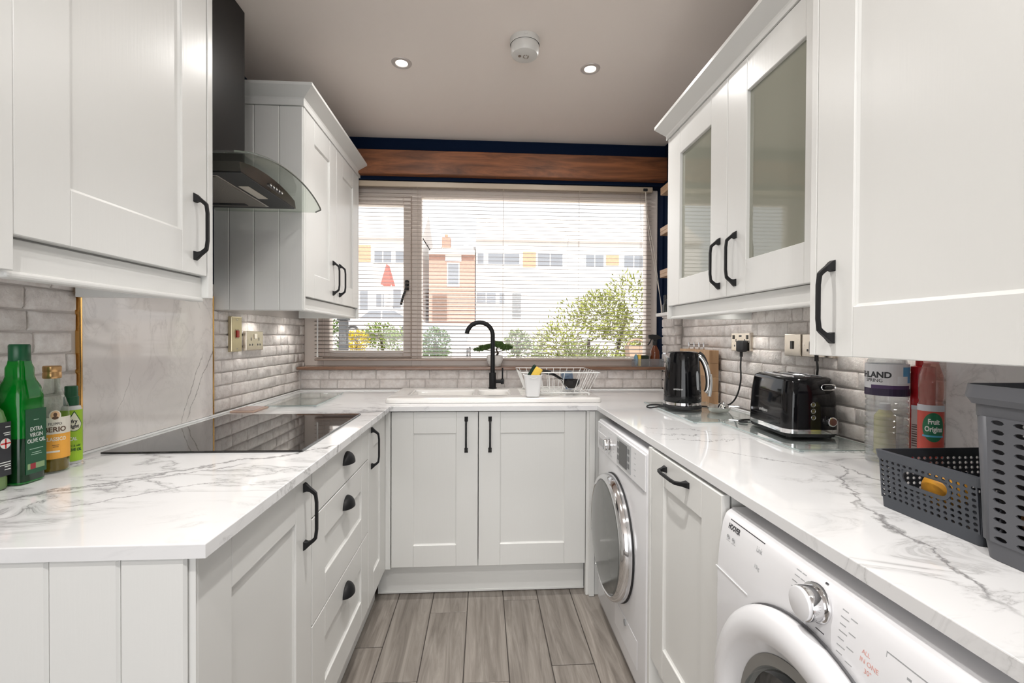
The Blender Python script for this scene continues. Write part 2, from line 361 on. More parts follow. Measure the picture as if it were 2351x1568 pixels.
def brick_field(parent, O, U, N, u0, u1, z0, z1, pitch=.0535, proud=.0075, seed=1, hole=()):
    """courses of uneven whitewashed bricks standing proud of the mortar; O origin on the mortar plane, U along the wall, N out of it"""
    rnd = random.Random(seed); O, U, N = Vector(O), Vector(U), Vector(N); Z = Vector((0, 0, 1)); inv = WM[parent.name].inverted()
    z = z0; row = 0
    while z < z1-.012:
        zt = min(z+pitch*rnd.uniform(.94, 1.06), z1)
        if z1-zt < .012: zt = z1
        u = u0-rnd.uniform(0, .09)
        while u < u1:
            w = rnd.choice((.062, .085, .105, .128, .15, .175))*rnd.uniform(.9, 1.1)
            a, b = max(u, u0), min(u+w, u1); u += w
            if b-a < .018: continue
            bm = new(); g = .0016; d0 = proud*rnd.uniform(.82, 1.1); FU = (0, .05, .5, .95, 1); FZ = (0, .12, .88, 1); nx, nz = 5, 4
            F = []; bw_, bh_ = b-a-2*g, zt-z-2*g; FU = (0, .0035/bw_, rnd.uniform(.35, .65), 1-.0035/bw_, 1)
            for k in range(nz):
                r = []
                for i in range(nx):
                    ed = i in (0, nx-1) or k in (0, nz-1)
                    uu = a+g+bw_*FU[i]; zz = z+g+bh_*FZ[k]
                    if ed: uu += rnd.uniform(0, .0022)*(1 if i == 0 else -1 if i == nx-1 else 0); zz += rnd.uniform(0, .0020)*(1 if k == 0 else -1 if k == nz-1 else 0)
                    dd = d0*(.45 if ed else 1)+rnd.uniform(-.0009, .0009)
                    r.append(bm.verts.new(inv @ (O+U*uu+Z*zz+N*dd)))
                F.append(r)
            for k in range(nz-1):
                for i in range(nx-1): bm.faces.new((F[k][i], F[k][i+1], F[k+1][i+1], F[k+1][i]))
            ring = F[0]+[F[1][-1], F[2][-1]]+F[3][::-1]+[F[2][0], F[1][0]]
            back = [bm.verts.new(v.co-(inv.to_3x3() @ N)*((inv @ O-v.co).dot(-(inv.to_3x3() @ N))+.0005)) for v in ring]
            n = len(ring)
            for i in range(n): bm.faces.new((ring[i], back[i], back[(i+1) % n], ring[(i+1) % n]))
            bmesh.ops.recalc_face_normals(bm, faces=bm.faces)
            for f in bm.faces: f.smooth = True
            me = bpy.data.meshes.new('brick'); bm.to_mesh(me); bm.free(); me.materials.append(brick_m)
            o = bpy.data.objects.new('brick', me); COL.objects.link(o); o.parent = parent; WM[o.name] = WM[parent.name]
        z = zt; row += 1

# left wall
bm = new(); box(bm, XL-.13, XL-.012, -1.46, .79, 0, ZC); wall_left = struct('wall_left', bm, blue)
bm = new(); box(bm, XL-.012, XL-.010, -1.46, -.842, .86, 1.42); box(bm, XL-.012, XL-.010, -.231, .715, .86, 1.42); obj('mortar_bed', bm, mortar_m, wall_left)
brick_field(wall_left, (XL-.010, 0, 0), (0, 1, 0), (1, 0, 0), -1.45, -.8435, .905, 1.40, seed=3)
brick_field(wall_left, (XL-.010, 0, 0), (0, 1, 0), (1, 0, 0), -.2305, .715, .905, 1.318, seed=5)
# right wall
bm = new(); box(bm, XR_+.012, XR_+.13, -5.0, .79, 0, ZC); wall_right = struct('wall_right', bm, blue)
bm = new(); box(bm, XR_+.010, XR_+.012, -1.07, .47, .86, 1.36); obj('mortar_bed', bm, mortar_m, wall_right)
brick_field(wall_right, (XR_+.010, 0, 0), (0, 1, 0), (-1, 0, 0), -1.062, .452, .905, 1.33, seed=8)
# window wall: built round the opening, with the pipe boxing in its right corner
bm = new()
box(bm, XL-.012, XR_+.012, YB+.012, .79, 0, 1.02); box(bm, XL-.012, XR_+.012, YB+.012, .79, 2.135, ZC)
box(bm, 1.057, XR_+.012, YB+.012, .79, 1.02, 2.135)
wall_front = struct('wall_front', bm, blue)
bm = new(); box(bm, XL-.010, 1.06, YB+.010, YB+.012, .86, 1.022); obj('mortar_bed', bm, mortar_m, wall_front)
brick_field(wall_front, (0, YB+.010, 0), (1, 0, 0), (0, -1, 0), -1.082, 1.056, .910, 1.023, pitch=.0565, seed=12)
bm = new(); box(bm, 1.0685, XR_+.011, .4715, YB+.012, 0, ZC); obj('pipe_boxing', bm, blue, wall_front)
bm = new(); box(bm, 1.066, 1.0685, .4715, .70, .86, 1.375); box(bm, 1.066, XR_+.011, .469, .4715, .86, 1.375); obj('mortar_bed', bm, mortar_m, wall_front)
brick_field(wall_front, (1.066, 0, 0), (0, 1, 0), (-1, 0, 0), .472, .70, .91, 1.372, seed=14)
brick_field(wall_front, (0, .469, 0), (1, 0, 0), (0, -1, 0), 1.060, 1.106, .91, 1.372, seed=15)
# rear of the room (behind the camera) with an opening added for fill light
bm = new()
box(bm, -2.6, -1.9, -5.1, -5.0, 0, ZC); box(bm, 1.0, 1.2, -5.1, -5.0, 0, ZC); box(bm, -1.9, 1.0, -5.1, -5.0, 2.2, ZC)
struct('wall_back', bm, whitewall)
bm = new(); box(bm, -2.7, -2.6, -5.1, -1.46, 0, ZC); box(bm, -2.6, XL-.13, -1.56, -1.46, 0, ZC); struct('wall_side', bm, whitewall)
# beam, sill
bm = new(); box(bm, XL-.01, 1.066, .592, YB+.011, 2.153, 2.292, .004); t = struct('trim_1', bm, beam_m); t['label'] = 'dark stained timber lintel beam under the navy strip above the blind'
bm = new(); box(bm, -1.0835, 1.056, .572, .7195, 1.025, 1.043, .004, 2); t = struct('trim_2', bm, sill_m); t['label'] = 'brown window sill over the two brick courses behind the sink'

# window
win = thing('window_1', 'wide two-light window behind the blind', 'window', (0, .73, 1.045)); win['kind'] = 'structure'
bm = new()
y0, y1 = .70, .765
box(bm, -1.0962, -.985, y0, y1, 1.022, 2.134, .004); box(bm, .986, 1.0565, y0, y1, 1.022, 2.134, .004); box(bm, -.462, -.402, y0, y1, 1.022, 2.134, .004)
box(bm, -.985, .986, y0+.002, y1, 1.022, 1.088, .004); box(bm, -.985, .986, y0+.002, y1, 2.062, 2.134, .004)
obj('window_frame', bm, frame_m, win, world=True)
bm = new()
box(bm, -.984, -.943, y0-.012, y1-.01, 1.089, 2.061, .004); box(bm, -.508, -.463, y0-.012, y1-.01, 1.089, 2.061, .004)
box(bm, -.943, -.508, y0-.012, y1-.01, 1.089, 1.132, .004); box(bm, -.943, -.508, y0-.012, y1-.01, 2.008, 2.061, .004)
obj('sash', bm, frame_m, win, world=True, label='opening left sash')
bm = new(); box(bm, -.941, -.510, .725, .729, 1.134, 2.006); obj('pane', bm, pane_m, win, world=True)
bm = new(); box(bm, -.400, .984, .729, .733, 1.090, 2.060); obj('pane', bm, pane_m, win, world=True)
bm = new(); box(bm, -.497, -.474, .673, .688, 1.49, 1.555, .004); cyl(bm, (-.486, .668, 1.535), .009, .02, 'y', 14)
tube(bm, smooth_path([(-.486, .658, 1.535), (-.488, .654, 1.50), (-.505, .652, 1.45), (-.515, .652, 1.405)]), .007, 8, rads=None)
obj('handle', bm, black_soft, win, smooth=True, world=True, label='dark curved casement handle')

# venetian blind
bl = thing('venetian_blind', 'taupe aluminium venetian blind lowered across the whole kitchen window', 'blind', (0, .65, 1.06))
bm = new(); box(bm, -1.018, 1.0, .632, .668, 2.100, 2.1325, .003); obj('headrail', bm, mat('blind_headrail', (.50, .41, .31), .4), bl, world=True)
bm = new(); box(bm, -1.015, .997, .640, .664, 1.073, 1.085, .003); obj('bottom_rail', bm, mat('blind_rail', (.36, .28, .235), .4), bl, world=True)
bm = new()
pr = []
for i in range(5):
    f = i/4-.5; pr.append((f*.0245, .0016*(1-4*f*f)))
for s in (0, 1):
    pass
top = [(q[0], q[1]) for q in pr]; bot = [(q[0], q[1]-.0007) for q in pr[::-1]]
prism(bm, top+bot, -1.015, .997, 'yz', 'x')
slat_me = mesh_of(bm, blind_m, 'slat', True)
NS = 44
for i in range(NS):
    z = 1.098+i*(2.088-1.098)/(NS-1)
    share('slat', slat_me, bl, (0, .652-.65, z-1.06), (math.radians(12), 0, 0))
for x in (-.965, -.42, .09, .55, .935):
    bm = new()
    for yy in (.6385, .6655): tube(bm, [(x, yy, 1.08), (x, yy, 2.10)], .0008, 6)
    obj('ladder_cord', bm, mat('blind_cord', (.6, .52, .45), .7), bl, world=True)
bm = new(); tube(bm, [(-.992, .628, 2.105), (-.992, .626, 1.11)], .0045, 8); cyl(bm, (-.992, .626, 1.105), .0062, .02, 'z', 10); obj('tilt_wand', bm, mat('clear_wand', (.80, .78, .76), .2), bl, smooth=True, world=True)
bm = new(); tube(bm, smooth_path([(.955, .628, 2.10), (.962, .62, 1.96), (1.0, .60, 1.72), (1.03, .58, 1.45), (1.045, .60, 1.36)]), .0016, 6); tube(bm, smooth_path([(.953, .628, 2.10), (.958, .62, 1.94), (.99, .60, 1.70), (1.035, .58, 1.43), (1.046, .60, 1.36)]), .0016, 6)
obj('pull_cord', bm, mat('cream_cord', (.78, .72, .64), .7), bl, smooth=True, world=True)
bm = new(); box(bm, .94, .966, .626, .633, 2.106, 2.122, .002); obj('cord_lock', bm, black_soft, bl, world=True)

# ================================================================ KITCHEN UNITS
def handle_mesh():
    bm = new(); L = .168
    half = [((0, 0), (.023, 0), .0085), ((.003, .0055), (.0205, .008), .0070), ((.0115, .0145), (.0225, .0145), .0052), ((.0215, .0265), (.0285, .0215), .0044), ((.026, .0305), (.032, .0245), .0042), ((.05, .0335), (.05, .0268), .0042)]
    rings = half+[((L-a[0], a[1]), (L-b[0], b[1]), w) for a, b, w in half[::-1]]
    R = []
    for a, b, w in rings: R.append([bm.verts.new((-w, -a[1], a[0])), bm.verts.new((w, -a[1], a[0])), bm.verts.new((w, -b[1], b[0])), bm.verts.new((-w, -b[1], b[0]))])
    for A, B in zip(R, R[1:]):
        for k in range(4): bm.faces.new((A[k], A[(k+1) % 4], B[(k+1) % 4], B[k]))
    bm.faces.new(R[0]); bm.faces.new(R[-1][::-1])
    bmesh.ops.recalc_face_normals(bm, faces=bm.faces)
    bmesh.ops.bevel(bm, geom=list(bm.edges), offset=.0008, segments=1, affect='EDGES')
    return mesh_of(bm, blackm, 'handle')
HANDLE = handle_mesh()
def cup_mesh():
    bm = new(); n, m2 = 16, 8; a, b, c = .041, .027, .036
    def shell(k):
        return [[bm.verts.new((a*k*math.cos(PI*i/n)*math.cos(PI/2*j/m2)*1, -b*k*math.sin(PI/2*j/m2) if False else -b*k*math.sin(PI*i/n)*math.cos(PI/2*j/m2), c*k*math.sin(PI/2*j/m2))) for i in range(n+1)] for j in range(m2)]
    A, B = shell(1.0), shell(.93)
    tA, tB = bm.verts.new((0, 0, c)), bm.verts.new((0, 0, c*.93))
    for g, t in ((A, tA), (B, tB)):
        for j in range(m2-1):
            for i in range(n): bm.faces.new((g[j][i], g[j][i+1], g[j+1][i+1], g[j+1][i]))
        for i in range(n): bm.faces.new((g[-1][i], g[-1][i+1], t))
    for i in range(n): bm.faces.new((A[0][i], A[0][i+1], B[0][i+1], B[0][i]))
    return mesh_of(bm, blackm, 'cup_pull', True)
CUP = cup_mesh()
def door(parent, u0, u1, z0, z1, st=.1, rl=.1, glass=None, slab_only=False, name='door', y=0.0, groove=True):
    """shaker front: two stiles, two rails, recessed panel; local x along the front, y into the unit"""
    bm = new(); b = .0016; T = y+.02
    g = .0003
    box(bm, u0, u0+st, y, T, z0, z1, b); box(bm, u1-st, u1, y, T, z0, z1, b)
    if slab_only: box(bm, u0+st+g, u1-st-g, y, T, z0, z1, b)
    else:
        box(bm, u0+st+g, u1-st-g, y, T, z0, z0+rl, b); box(bm, u0+st+g, u1-st-g, y, T, z1-rl, z1, b)
    d = obj(name, bm, paint, parent)
    if not slab_only:
        bm = new()
        if glass: box(bm, u0+st-.004, u1-st+.004, y+.011, y+.015, z0+rl-.004, z1-rl+.004); obj('pane', bm, glass, d, label='greenish frosted glass pane')
        else:
            a0, a1, c0, c1 = u0+st-.002, u1-st+.002, z0+rl-.002, z1-rl+.002
            yo, yi, e = y+.0035, y+.0075, .007
            o4 = [bm.verts.new(p) for p in ((a0, yo, c0), (a1, yo, c0), (a1, yo, c1), (a0, yo, c1))]
            i4 = [bm.verts.new(p) for p in ((a0+e, yi, c0+e), (a1-e, yi, c0+e), (a1-e, yi, c1-e), (a0+e, yi, c1-e))]
            b4 = [bm.verts.new(p) for p in ((a0, T-.002, c0), (a1, T-.002, c0), (a1, T-.002, c1), (a0, T-.002, c1))]
            bm.faces.new(i4); bm.faces.new(b4[::-1])
            for k in range(4): bm.faces.new((o4[k], o4[(k+1) % 4], i4[(k+1) % 4], i4[k])); bm.faces.new((o4[k], b4[k], b4[(k+1) % 4], o4[(k+1) % 4]))
            obj('panel', bm, paint, d)
    return d
def vhandle(d, u, z, y=0.0): return share('handle', HANDLE, d, (u, y, z))
def hhandle(d, u, z, y=0.0): return share('handle', HANDLE, d, (u, y, z), (0, PI/2, 0))
def boards(parent, U, edges, plane, z0, z1, th=.012, horiz_axis='x'):
    """tongue and groove boards side by side (world space)"""
    for a, b in zip(edges, edges[1:]):
        bm = new(); box(bm, a+.0008, b-.0008, plane, plane+th, z0, z1, .0032); obj('board', bm, paint, parent, world=True)
def cornice(parent, path, prof):
    bm = new(); P = [Vector((p[0], p[1])) for p in path]; nrm = []
    for i in range(len(P)-1):
        d = (P[i+1]-P[i]).normalized(); nrm.append(Vector((d.y, -d.x)))
    rings = []
    for i, p in enumerate(P):
        if i == 0: off = nrm[0]
        elif i == len(P)-1: off = nrm[-1]
        else: off = (nrm[i-1]+nrm[i])/(1+nrm[i-1].dot(nrm[i]))
        rings.append([bm.verts.new((p.x+off.x*o, p.y+off.y*o, z)) for o, z in prof])
    n = len(prof)
    for A, B in zip(rings, rings[1:]):
        for k in range(n): bm.faces.new((A[k], A[(k+1) % n], B[(k+1) % n], B[k]))
    bm.faces.new(rings[0]); bm.faces.new(rings[-1][::-1])
    return obj('cornice', bm, paint, parent)
L90, R90 = PI/2, -PI/2

# ---- worktop (one continuous U) with its white sealant bead
wt = thing('worktop', 'white marble-effect worktop with grey veins running round three sides', 'worktop', (0, 0, .8778))
xs = [XL+.001, -.447, -.40, .116, .5025, XR_-.001]; ys = [-2.35, -1.40, 0, .235, .515, YB-.002]
xs = [XL+.001, -.447, -.405, .118, .5025, 1.0655, XR_-.002]; ys = [-2.35, -1.40, 0, .235, .468, .515, YB-.002]
cells = set()
for i in range(6):
    for j in range(6):
        keep = False
        if i == 0 and j >= 1: keep = True
        if i >= 4: keep = True
        if j >= 2: keep = True
        if i == 2 and j in (3, 4): keep = False
        if i == 5 and j >= 4: keep = False
        if keep: cells.add((i, j))
bm = new(); slab(bm, xs, ys, cells, .8778, .90)
bmesh.ops.recalc_face_normals(bm, faces=bm.faces)
es = [e for e in bm.edges if len(e.link_faces) == 2 and e.calc_face_angle() > .5 and all(abs(v.co.z-.9) < 1e-5 for v in e.verts)]
bmesh.ops.bevel(bm, geom=es, offset=.0016, segments=2, profile=.5, affect='EDGES')
wslab = obj('worktop_slab', bm, wt_m, None)
wslab.parent = wt; wslab.matrix_parent_inverse = Matrix.Translation((0, 0, -.8778))
bm = new()
def bead(bm, p, q):
    tube(bm, [p, q], .0045, 6)
bead(bm, (XL+.004, -1.40, .9025), (XL+.004, YB-.003, .9025)); bead(bm, (XL+.004, YB-.005, .9025), (1.055, YB-.005, .9025)); bead(bm, (1.053, YB-.004, .9025), (1.053, .455, .9025)); bead(bm, (XR_-.004, .455, .9025), (XR_-.004, -1.06, .9025))
obj('sealant_bead', bm, sealm, wt, smooth=True, world=True)

# ---- sink base unit (faces the camera)
u = thing('sink_base_cabinet', 'white shaker base cabinet with two doors under the sink', 'cabinet', (-.51, .028, 0))
w0 = lambda x: x+.51
bm = new(); box(bm, w0(-.44), w0(-.424), .024, .56, .155, .872); box(bm, w0(.439), w0(.455), .024, .56, .155, .872); box(bm, w0(-.424), w0(.439), .024, .56, .155, .171); box(bm, w0(-.424), w0(.439), .552, .56, .171, .80); obj('carcass', bm, carc, u)
bm = new(); box(bm, w0(-.472), w0(-.449), -.006, .05, .148, .872, .0015); box(bm, w0(-.492), w0(-.4721), -.037, .0, .148, .872, .0015); obj('corner_post', bm, paint, u)
bm = new(); box(bm, w0(.4585), w0(.57), 0, .03, .0015, .872, .0015); box(bm, w0(.472), w0(.497), -.014, .0, .0015, .872, .001); obj('filler_panel', bm, paint, u, label='narrow filler panel reaching the floor')
d = door(u, w0(-.4455), w0(-.0495), .1535, .870); vhandle(d, w0(-.104), .680)
d = door(u, w0(-.0460), w0(.4555), .1535, .870); vhandle(d, w0(.006), .680)
bm = new(); box(bm, w0(-.518), w0(.462), .060, .076, .004, .150); box(bm, w0(-.518), w0(.462), .056, .060, .004, .014, .001); obj('plinth', bm, paint, u)

# ---- left run of base units (face the aisle): local x = +Y
LX = -.47
def left_unit(name, label, y0, y1, cat='cabinet'):
    return thing(name, label, cat, (LX, y0, 0), L90)
def lplinth(t, w, a=0.0):
    bm = new(); box(bm, a, w, .052, .068, .002, .150); obj('plinth', bm, paint, t)
u = left_unit('base_cabinet', 'white base cabinet with one door at the open end of the left worktop', -1.385, -.897)
bm = new(); box(bm, .016, .486, .024, .57, .155, .872); obj('carcass', bm, carc, u)
d = door(u, .004, .4865, .155, .869); vhandle(d, .438, .684); lplinth(u, .488, .02)
e = obj('end_panel', box(new(), XL+.002, -.4705, -1.3845, -1.3715, .002, .8765), paint, u, world=True)
for a, b in ((-1.083, -.9895), (-.9895, -.886), (-.886, -.784), (-.784, -.681), (-.681, -.5775), (-.5775, -.4795)):
    bm = new(); box(bm, a+.0004, b-.0004, -1.394, -1.3846, .002, .8765, .004); obj('board', bm, paint, e, world=True)
u = left_unit('drawer_unit', 'white three-drawer unit with black cup pulls under the hob', -.895, -.30)
bm = new(); box(bm, .002, .593, .024, .57, .155, .872); obj('carcass', bm, carc, u); lplinth(u, .594)
for z0, z1, so, zc in ((.7425, .869, True, .806), (.4595, .739, False, .6625), (.155, .456, False, .378)):
    d = door(u, .0015, .5935, z0, z1, name='drawer', slab_only=so, rl=.088)
    share('cup_pull', CUP, d, (.306, 0, zc))
u = left_unit('narrow_base_cabinet', 'narrow white base cabinet beside the sink corner, single door with bow handle', -.297, .02)
bm = new(); box(bm, .002, .29, .024, .57, .155, .872); obj('carcass', bm, carc, u)
d = door(u, .0015, .285, .155, .869, st=.085); vhandle(d, .047, .688); lplinth(u, .34)

# ---- left wall units
def wall_carcass(u, w, depth, z0, z1, zp, cap=True, near_gap=.018, far_gap=.018, zbot=None):
    """two end panels reaching down to the pelmet, carcass box between them, pelmet set back under the doors"""
    bm = new(); box(bm, 0, near_gap, -.001, depth, zp, z1, .0012); obj('side_panel', bm, paint, u)
    bm = new(); box(bm, w-far_gap, w, -.001, depth, zp, z1, .0012); obj('side_panel', bm, paint, u)
    bm = new(); box(bm, near_gap+.0005, w-far_gap-.0005, .024, depth, z0-.012, z1); obj('carcass', bm, carc, u)
WLX = -.75
u = thing('wall_cabinet', 'white wall cabinet nearest the camera on the left, single door with bow handle', 'cabinet', (WLX, -1.39, 0), L90)
wall_carcass(u, .552, .331, 1.373, 2.20, 1.3155, near_gap=.022, far_gap=.022)
d = door(u, .0235, .5265, 1.3715, 2.195); vhandle(d, .477, 1.406)
bm = new(); box(bm, .0225, .5295, .016, .034, 1.314, 1.368, .001); box(bm, .0225, .5295, .010, .036, 1.305, 1.3165, .004, 2); obj('pelmet', bm, paint, u)
u = thing('far_wall_cabinet', 'white two-door wall cabinet beside the window with a cornice and grooved end', 'cabinet', (WLX, -.2058, 0), L90)
wall_carcass(u, .826, .331, 1.378, 2.137, 1.319)
bm = None
e = [o for o in u.children if o.name.startswith('side_panel')][0]
for a, b in ((-1.0965, -1.0362), (-1.0362, -.9402), (-.9402, -.842), (-.842, -.7505)):
    bm = new(); box(bm, a+.0004, b-.0004, -.2140, -.2071, 1.3195, 2.136, .003); obj('board', bm, paint, e, world=True)
d = door(u, .020, .4165, 1.379, 2.135, y=-.001); vhandle(d, .366, 1.412, y=-.001)
d = door(u, .4195, .8065, 1.379, 2.135, y=-.001); vhandle(d, .464, 1.412, y=-.001)
bm = new(); box(bm, .0185, .8075, .012, .030, 1.330, 1.374, .001); box(bm, .0185, .8075, .008, .032, 1.3195, 1.3315, .004, 2); obj('pelmet', bm, paint, u)
cornice(u, [(-.0085, .331), (-.0085, -.001), (.845, -.001)], [(-.03, 2.1372), (.004, 2.1372), (.004, 2.160), (.007, 2.166), (.047, 2.189), (.054, 2.193), (.054, 2.204), (-.03, 2.204)])

# ---- right wall units (local x = -Y)
WRX = .74
u = thing('glazed_wall_cabinet', 'white wall cabinet with two glazed doors beside the window on the right', 'cabinet', (WRX, -.228, 0), R90)
wall_carcass(u, .94, .359, 1.3475, 2.040, 1.294, near_gap=.012, far_gap=.012)
d = door(u, .0115, .4735, 1.3475, 2.038, st=.106, glass=cab_glass, y=-.001); vhandle(d, .429, 1.374, y=-.001)
d = door(u, .4765, .938, 1.3475, 2.038, st=.106, glass=cab_glass, y=-.001); vhandle(d, .526, 1.374, y=-.001)
bm = new(); box(bm, .0125, .9275, .016, .034, 1.304, 1.346, .001); box(bm, .0125, .9275, .010, .036, 1.2935, 1.305, .004, 2); obj('pelmet', bm, paint, u)
cornice(u, [(-.012, -.001), (.94, -.001)], [(-.03, 2.0405), (.004, 2.0405), (.004, 2.054), (.007, 2.058), (.047, 2.078), (.055, 2.082), (.055, 2.094), (-.03, 2.094)])
u = thing('near_wall_cabinet', 'deep white wall cabinet nearest the camera on the right, hung lower than its neighbour', 'cabinet', (.675, -1.169, 0), R90)
bm = new(); box(bm, 0, .018, 0, .425, 1.181, 2.25, .0015); obj('side_panel', bm, paint, u)
bm = new(); box(bm, .0185, .70, .024, .425, 1.1815, 2.25); obj('carcass', bm, carc, u)
d = door(u, .0195, .70, 1.181, 2.245, st=.098, rl=.097); vhandle(d, .066, 1.206)

# ---- marble splashback with gold edge strips behind the hob
t = thing('splashback', 'white marble splashback panel with gold edge strips behind the hob', 'splashback', (XL, -.51, .9065))
bm = new(); box(bm, XL-.011, XL+.001, -.8335, -.2405, .907, 1.372); obj('marble_panel', bm, splash_m, t)
t.children[0].matrix_parent_inverse = Matrix.Translation((-XL, .51, -.9065))
for y in (-.8425, -.2395):
    bm = new(); box(bm, XL-.011, XL+.003, y-.0005, y+.0075, .907, 1.372, .0015); obj('gold_strip', bm, gold, t, world=True, label='gold edge strip')
# marble panel on the right wall behind the baskets
t = thing('wall_panel', 'marble wall panel behind the grey baskets on the right', 'panel', (XR_, -1.6, .9065))
bm = new(); box(bm, XR_-.004, XR_+.011, -2.3, -1.068, .907, 1.32, .001); obj('marble_panel', bm, marble('marble_wall_panel', (.78, .775, .77), (.3, .3, .3), rough=.1, amount=.4), t); t.children[0].matrix_parent_inverse = Matrix.Translation((-XR_, 1.6, -.9065))

# ---- cooker hood
hd = thing('cooker_hood', 'black chimney cooker hood with curved glass canopy over the hob', 'cooker hood', (XL+.01, -.522, 1.697))
def hz(y): return 1.7115+.043*max(0, 1-((y+.522)/.307)**2)
bm = new(); box(bm, XL+.001, -.886, -.652, -.393, 1.775, ZC-.002, .001); obj('chimney', bm, mat('satin_black_steel', (.009, .008, .0075), .38, spec=.25), hd, world=True)
bm = new()   # body: flat underside, top following the glass
n = 24; ya, yb = -.722, -.322; X0 = XL+.001
lo, up, lob, upb = [], [], [], []
for i in range(n+1):
    y = ya+(yb-ya)*i/n; zt = hz(y)-.0065-.004*abs((y+.522)/.2)**3
    xf = -.735
    lo.append(bm.verts.new((xf, y, 1.697))); up.append(bm.verts.new((xf-.004, y, zt))); lob.append(bm.verts.new((X0, y, 1.697))); upb.append(bm.verts.new((X0, y, zt)))
for i in range(n):
    bm.faces.new((lo[i], lo[i+1], up[i+1], up[i])); bm.faces.new((up[i], up[i+1], upb[i+1], upb[i])); bm.faces.new((lob[i+1], lob[i], upb[i], upb[i+1])); bm.faces.new((lo[i+1], lo[i], lob[i], lob[i+1]))
for i in (0, n): bm.faces.new((lo[i], up[i], upb[i], lob[i]))
body = obj('hood_body', bm, mat('bronze_black_steel', (.028, .024, .021), .18, spec=.8), hd, world=True)
bm = new(); box(bm, X0+.012, -.737, ya+.006, yb-.006, 1.6945, 1.697); obj('underside', bm, mat('dark_underside', (.02, .021, .022), .45), hd, world=True)
bm = new(); box(bm, -1.065, -.818, -.692, -.357, 1.6925, 1.6945, .0008); f = obj('filter_frame', bm, steel, hd, world=True)
bm = new(); box(bm, -1.057, -.826, -.684, -.365, 1.6905, 1.6925, .0005); f = obj('grease_filter', bm, mat('filter_mesh', (.30, .28, .25), .4, .8, bump=1, bscale=400), hd, world=True, label='grey mesh grease filter')
bm = new(); box(bm, -1.02, -.88, -.405, -.380, 1.689, 1.6905, .0005); box(bm, -.97, -.93, -.400, -.386, 1.6875, 1.689); obj('filter_catch', bm, black_soft, f, world=True)
bm = new(); box(bm, -.808, -.776, -.592, -.458, 1.692, 1.6945, .001); obj('light_panel', bm, mat('hood_lamp_glass', (.62, .58, .5), .3), hd, world=True, label='small pale hood lamp')
bm = new(); box(bm, -.7395, -.7335, -.549, -.437, 1.7135, 1.7215, .003); obj('button_strip', bm, black_gloss, hd, world=True)
for k in range(5):
    bm = new(); cyl(bm, (-.7325, -.535+k*.021, 1.7175), .0046, .006, 'x', 14, bv=.001); obj('button', bm, chrome, hd, smooth=True, world=True)
bm = new()
g0, g1 = [], []
n = 36
for i in range(n+1):
    s = -1+2*i/n; y = -.522+.307*s; z = hz(y); xf = -.664-.012*abs(s)**3
    cr = max(0, abs(s)-.93)/.07; xf -= .022*cr*cr
    g0.append([bm.verts.new((xx, y, z+dz)) for xx, dz in ((X0, 0), (-.75, 0), (xf, 0))]); g1.append([bm.verts.new((xx, y, z+.005)) for xx in (X0, -.75, xf)])
for i in range(n):
    for j in range(2): bm.faces.new((g1[i][j], g1[i+1][j], g1[i+1][j+1], g1[i][j+1])); bm.faces.new((g0[i][j], g0[i][j+1], g0[i+1][j+1], g0[i+1][j]))
    bm.faces.new((g0[i][2], g1[i][2], g1[i+1][2], g0[i+1][2])); bm.faces.new((g0[i][0], g0[i+1][0], g1[i+1][0], g1[i][0]))
for i in (0, n):
    for j in range(2): bm.faces.new((g0[i][j], g0[i][j+1], g1[i][j+1], g1[i][j]))
obj('glass_canopy', bm, hood_glass, hd, smooth=True, world=True, label='curved clear glass canopy')
bm = new(); tube(bm, [(-.663-.012*abs(s)**3-.024*(max(0, abs(s)-.93)/.07)**2, -.522+.3075*s, hz(-.522+.307*s)+.0025) for s in [-1+2*i/36 for i in range(37)]], .0029, 8)
obj('glass_edge', bm, mat('dark_green_glass_edge', (.10, .115, .095), .1), hd, smooth=True, world=True)

# ---- hob
hb = thing('hob', 'black glass induction hob set in the left worktop', 'hob', (-.781, -.53, .9005))
bm = new(); box(bm, -1.043, -.519, -.832, -.219, .9006, .9055, .0025, 2); obj('hob_glass', bm, black_glass, hb, world=True)
bm = new(); box(bm, -.5195, -.5180, -.828, -.223, .9012, .9052); obj('edge_trim', bm, mat('dark_steel', (.15, .15, .15), .3, 1), hb, world=True)

# ---- washing machine with the large chrome door
def machine(name, label, loc, w, prof, m=appl):
    t = thing(name, label, 'washing machine', loc, R90)
    bm = new(); prism(bm, prof, 0, w, 'yz', 'x')
    bmesh.ops.recalc_face_normals(bm, faces=bm.faces)
    es = [e for e in bm.edges if len(e.link_faces) == 2 and e.calc_face_angle() > .6]
    bmesh.ops.bevel(bm, geom=es, offset=.007, segments=3, profile=.5, affect='EDGES')
    obj('body', bm, m, t, smooth=True)
    return t
w1 = machine('washing_machine', 'white washing machine with a big chrome-rimmed dark door beside the sink cabinet', (.495, -.062, 0), .622, [(.012, .012), (0, .05), (0, .845), (.006, .852), (.54, .852), (.54, .012)])
def disc_y(bm, cx, cz, prof, n=56):
    """revolve [(r, y)] about the y axis through (cx, cz)"""
    rings = [[bm.verts.new((cx+r*math.cos(2*PI*i/n), y, cz+r*math.sin(2*PI*i/n))) for i in range(n)] for r, y in prof]
    for A, B in zip(rings, rings[1:]):
        for i in range(n): bm.faces.new((A[i], A[(i+1) % n], B[(i+1) % n], B[i]))
    return rings
cx, cz = .270, .440
bm = new(); r = disc_y(bm, cx, cz, [(.20, -.001), (.238, -.001), (.238, -.006), (.20, -.006)]); obj('door_gasket', bm, black_soft, w1, smooth=True)
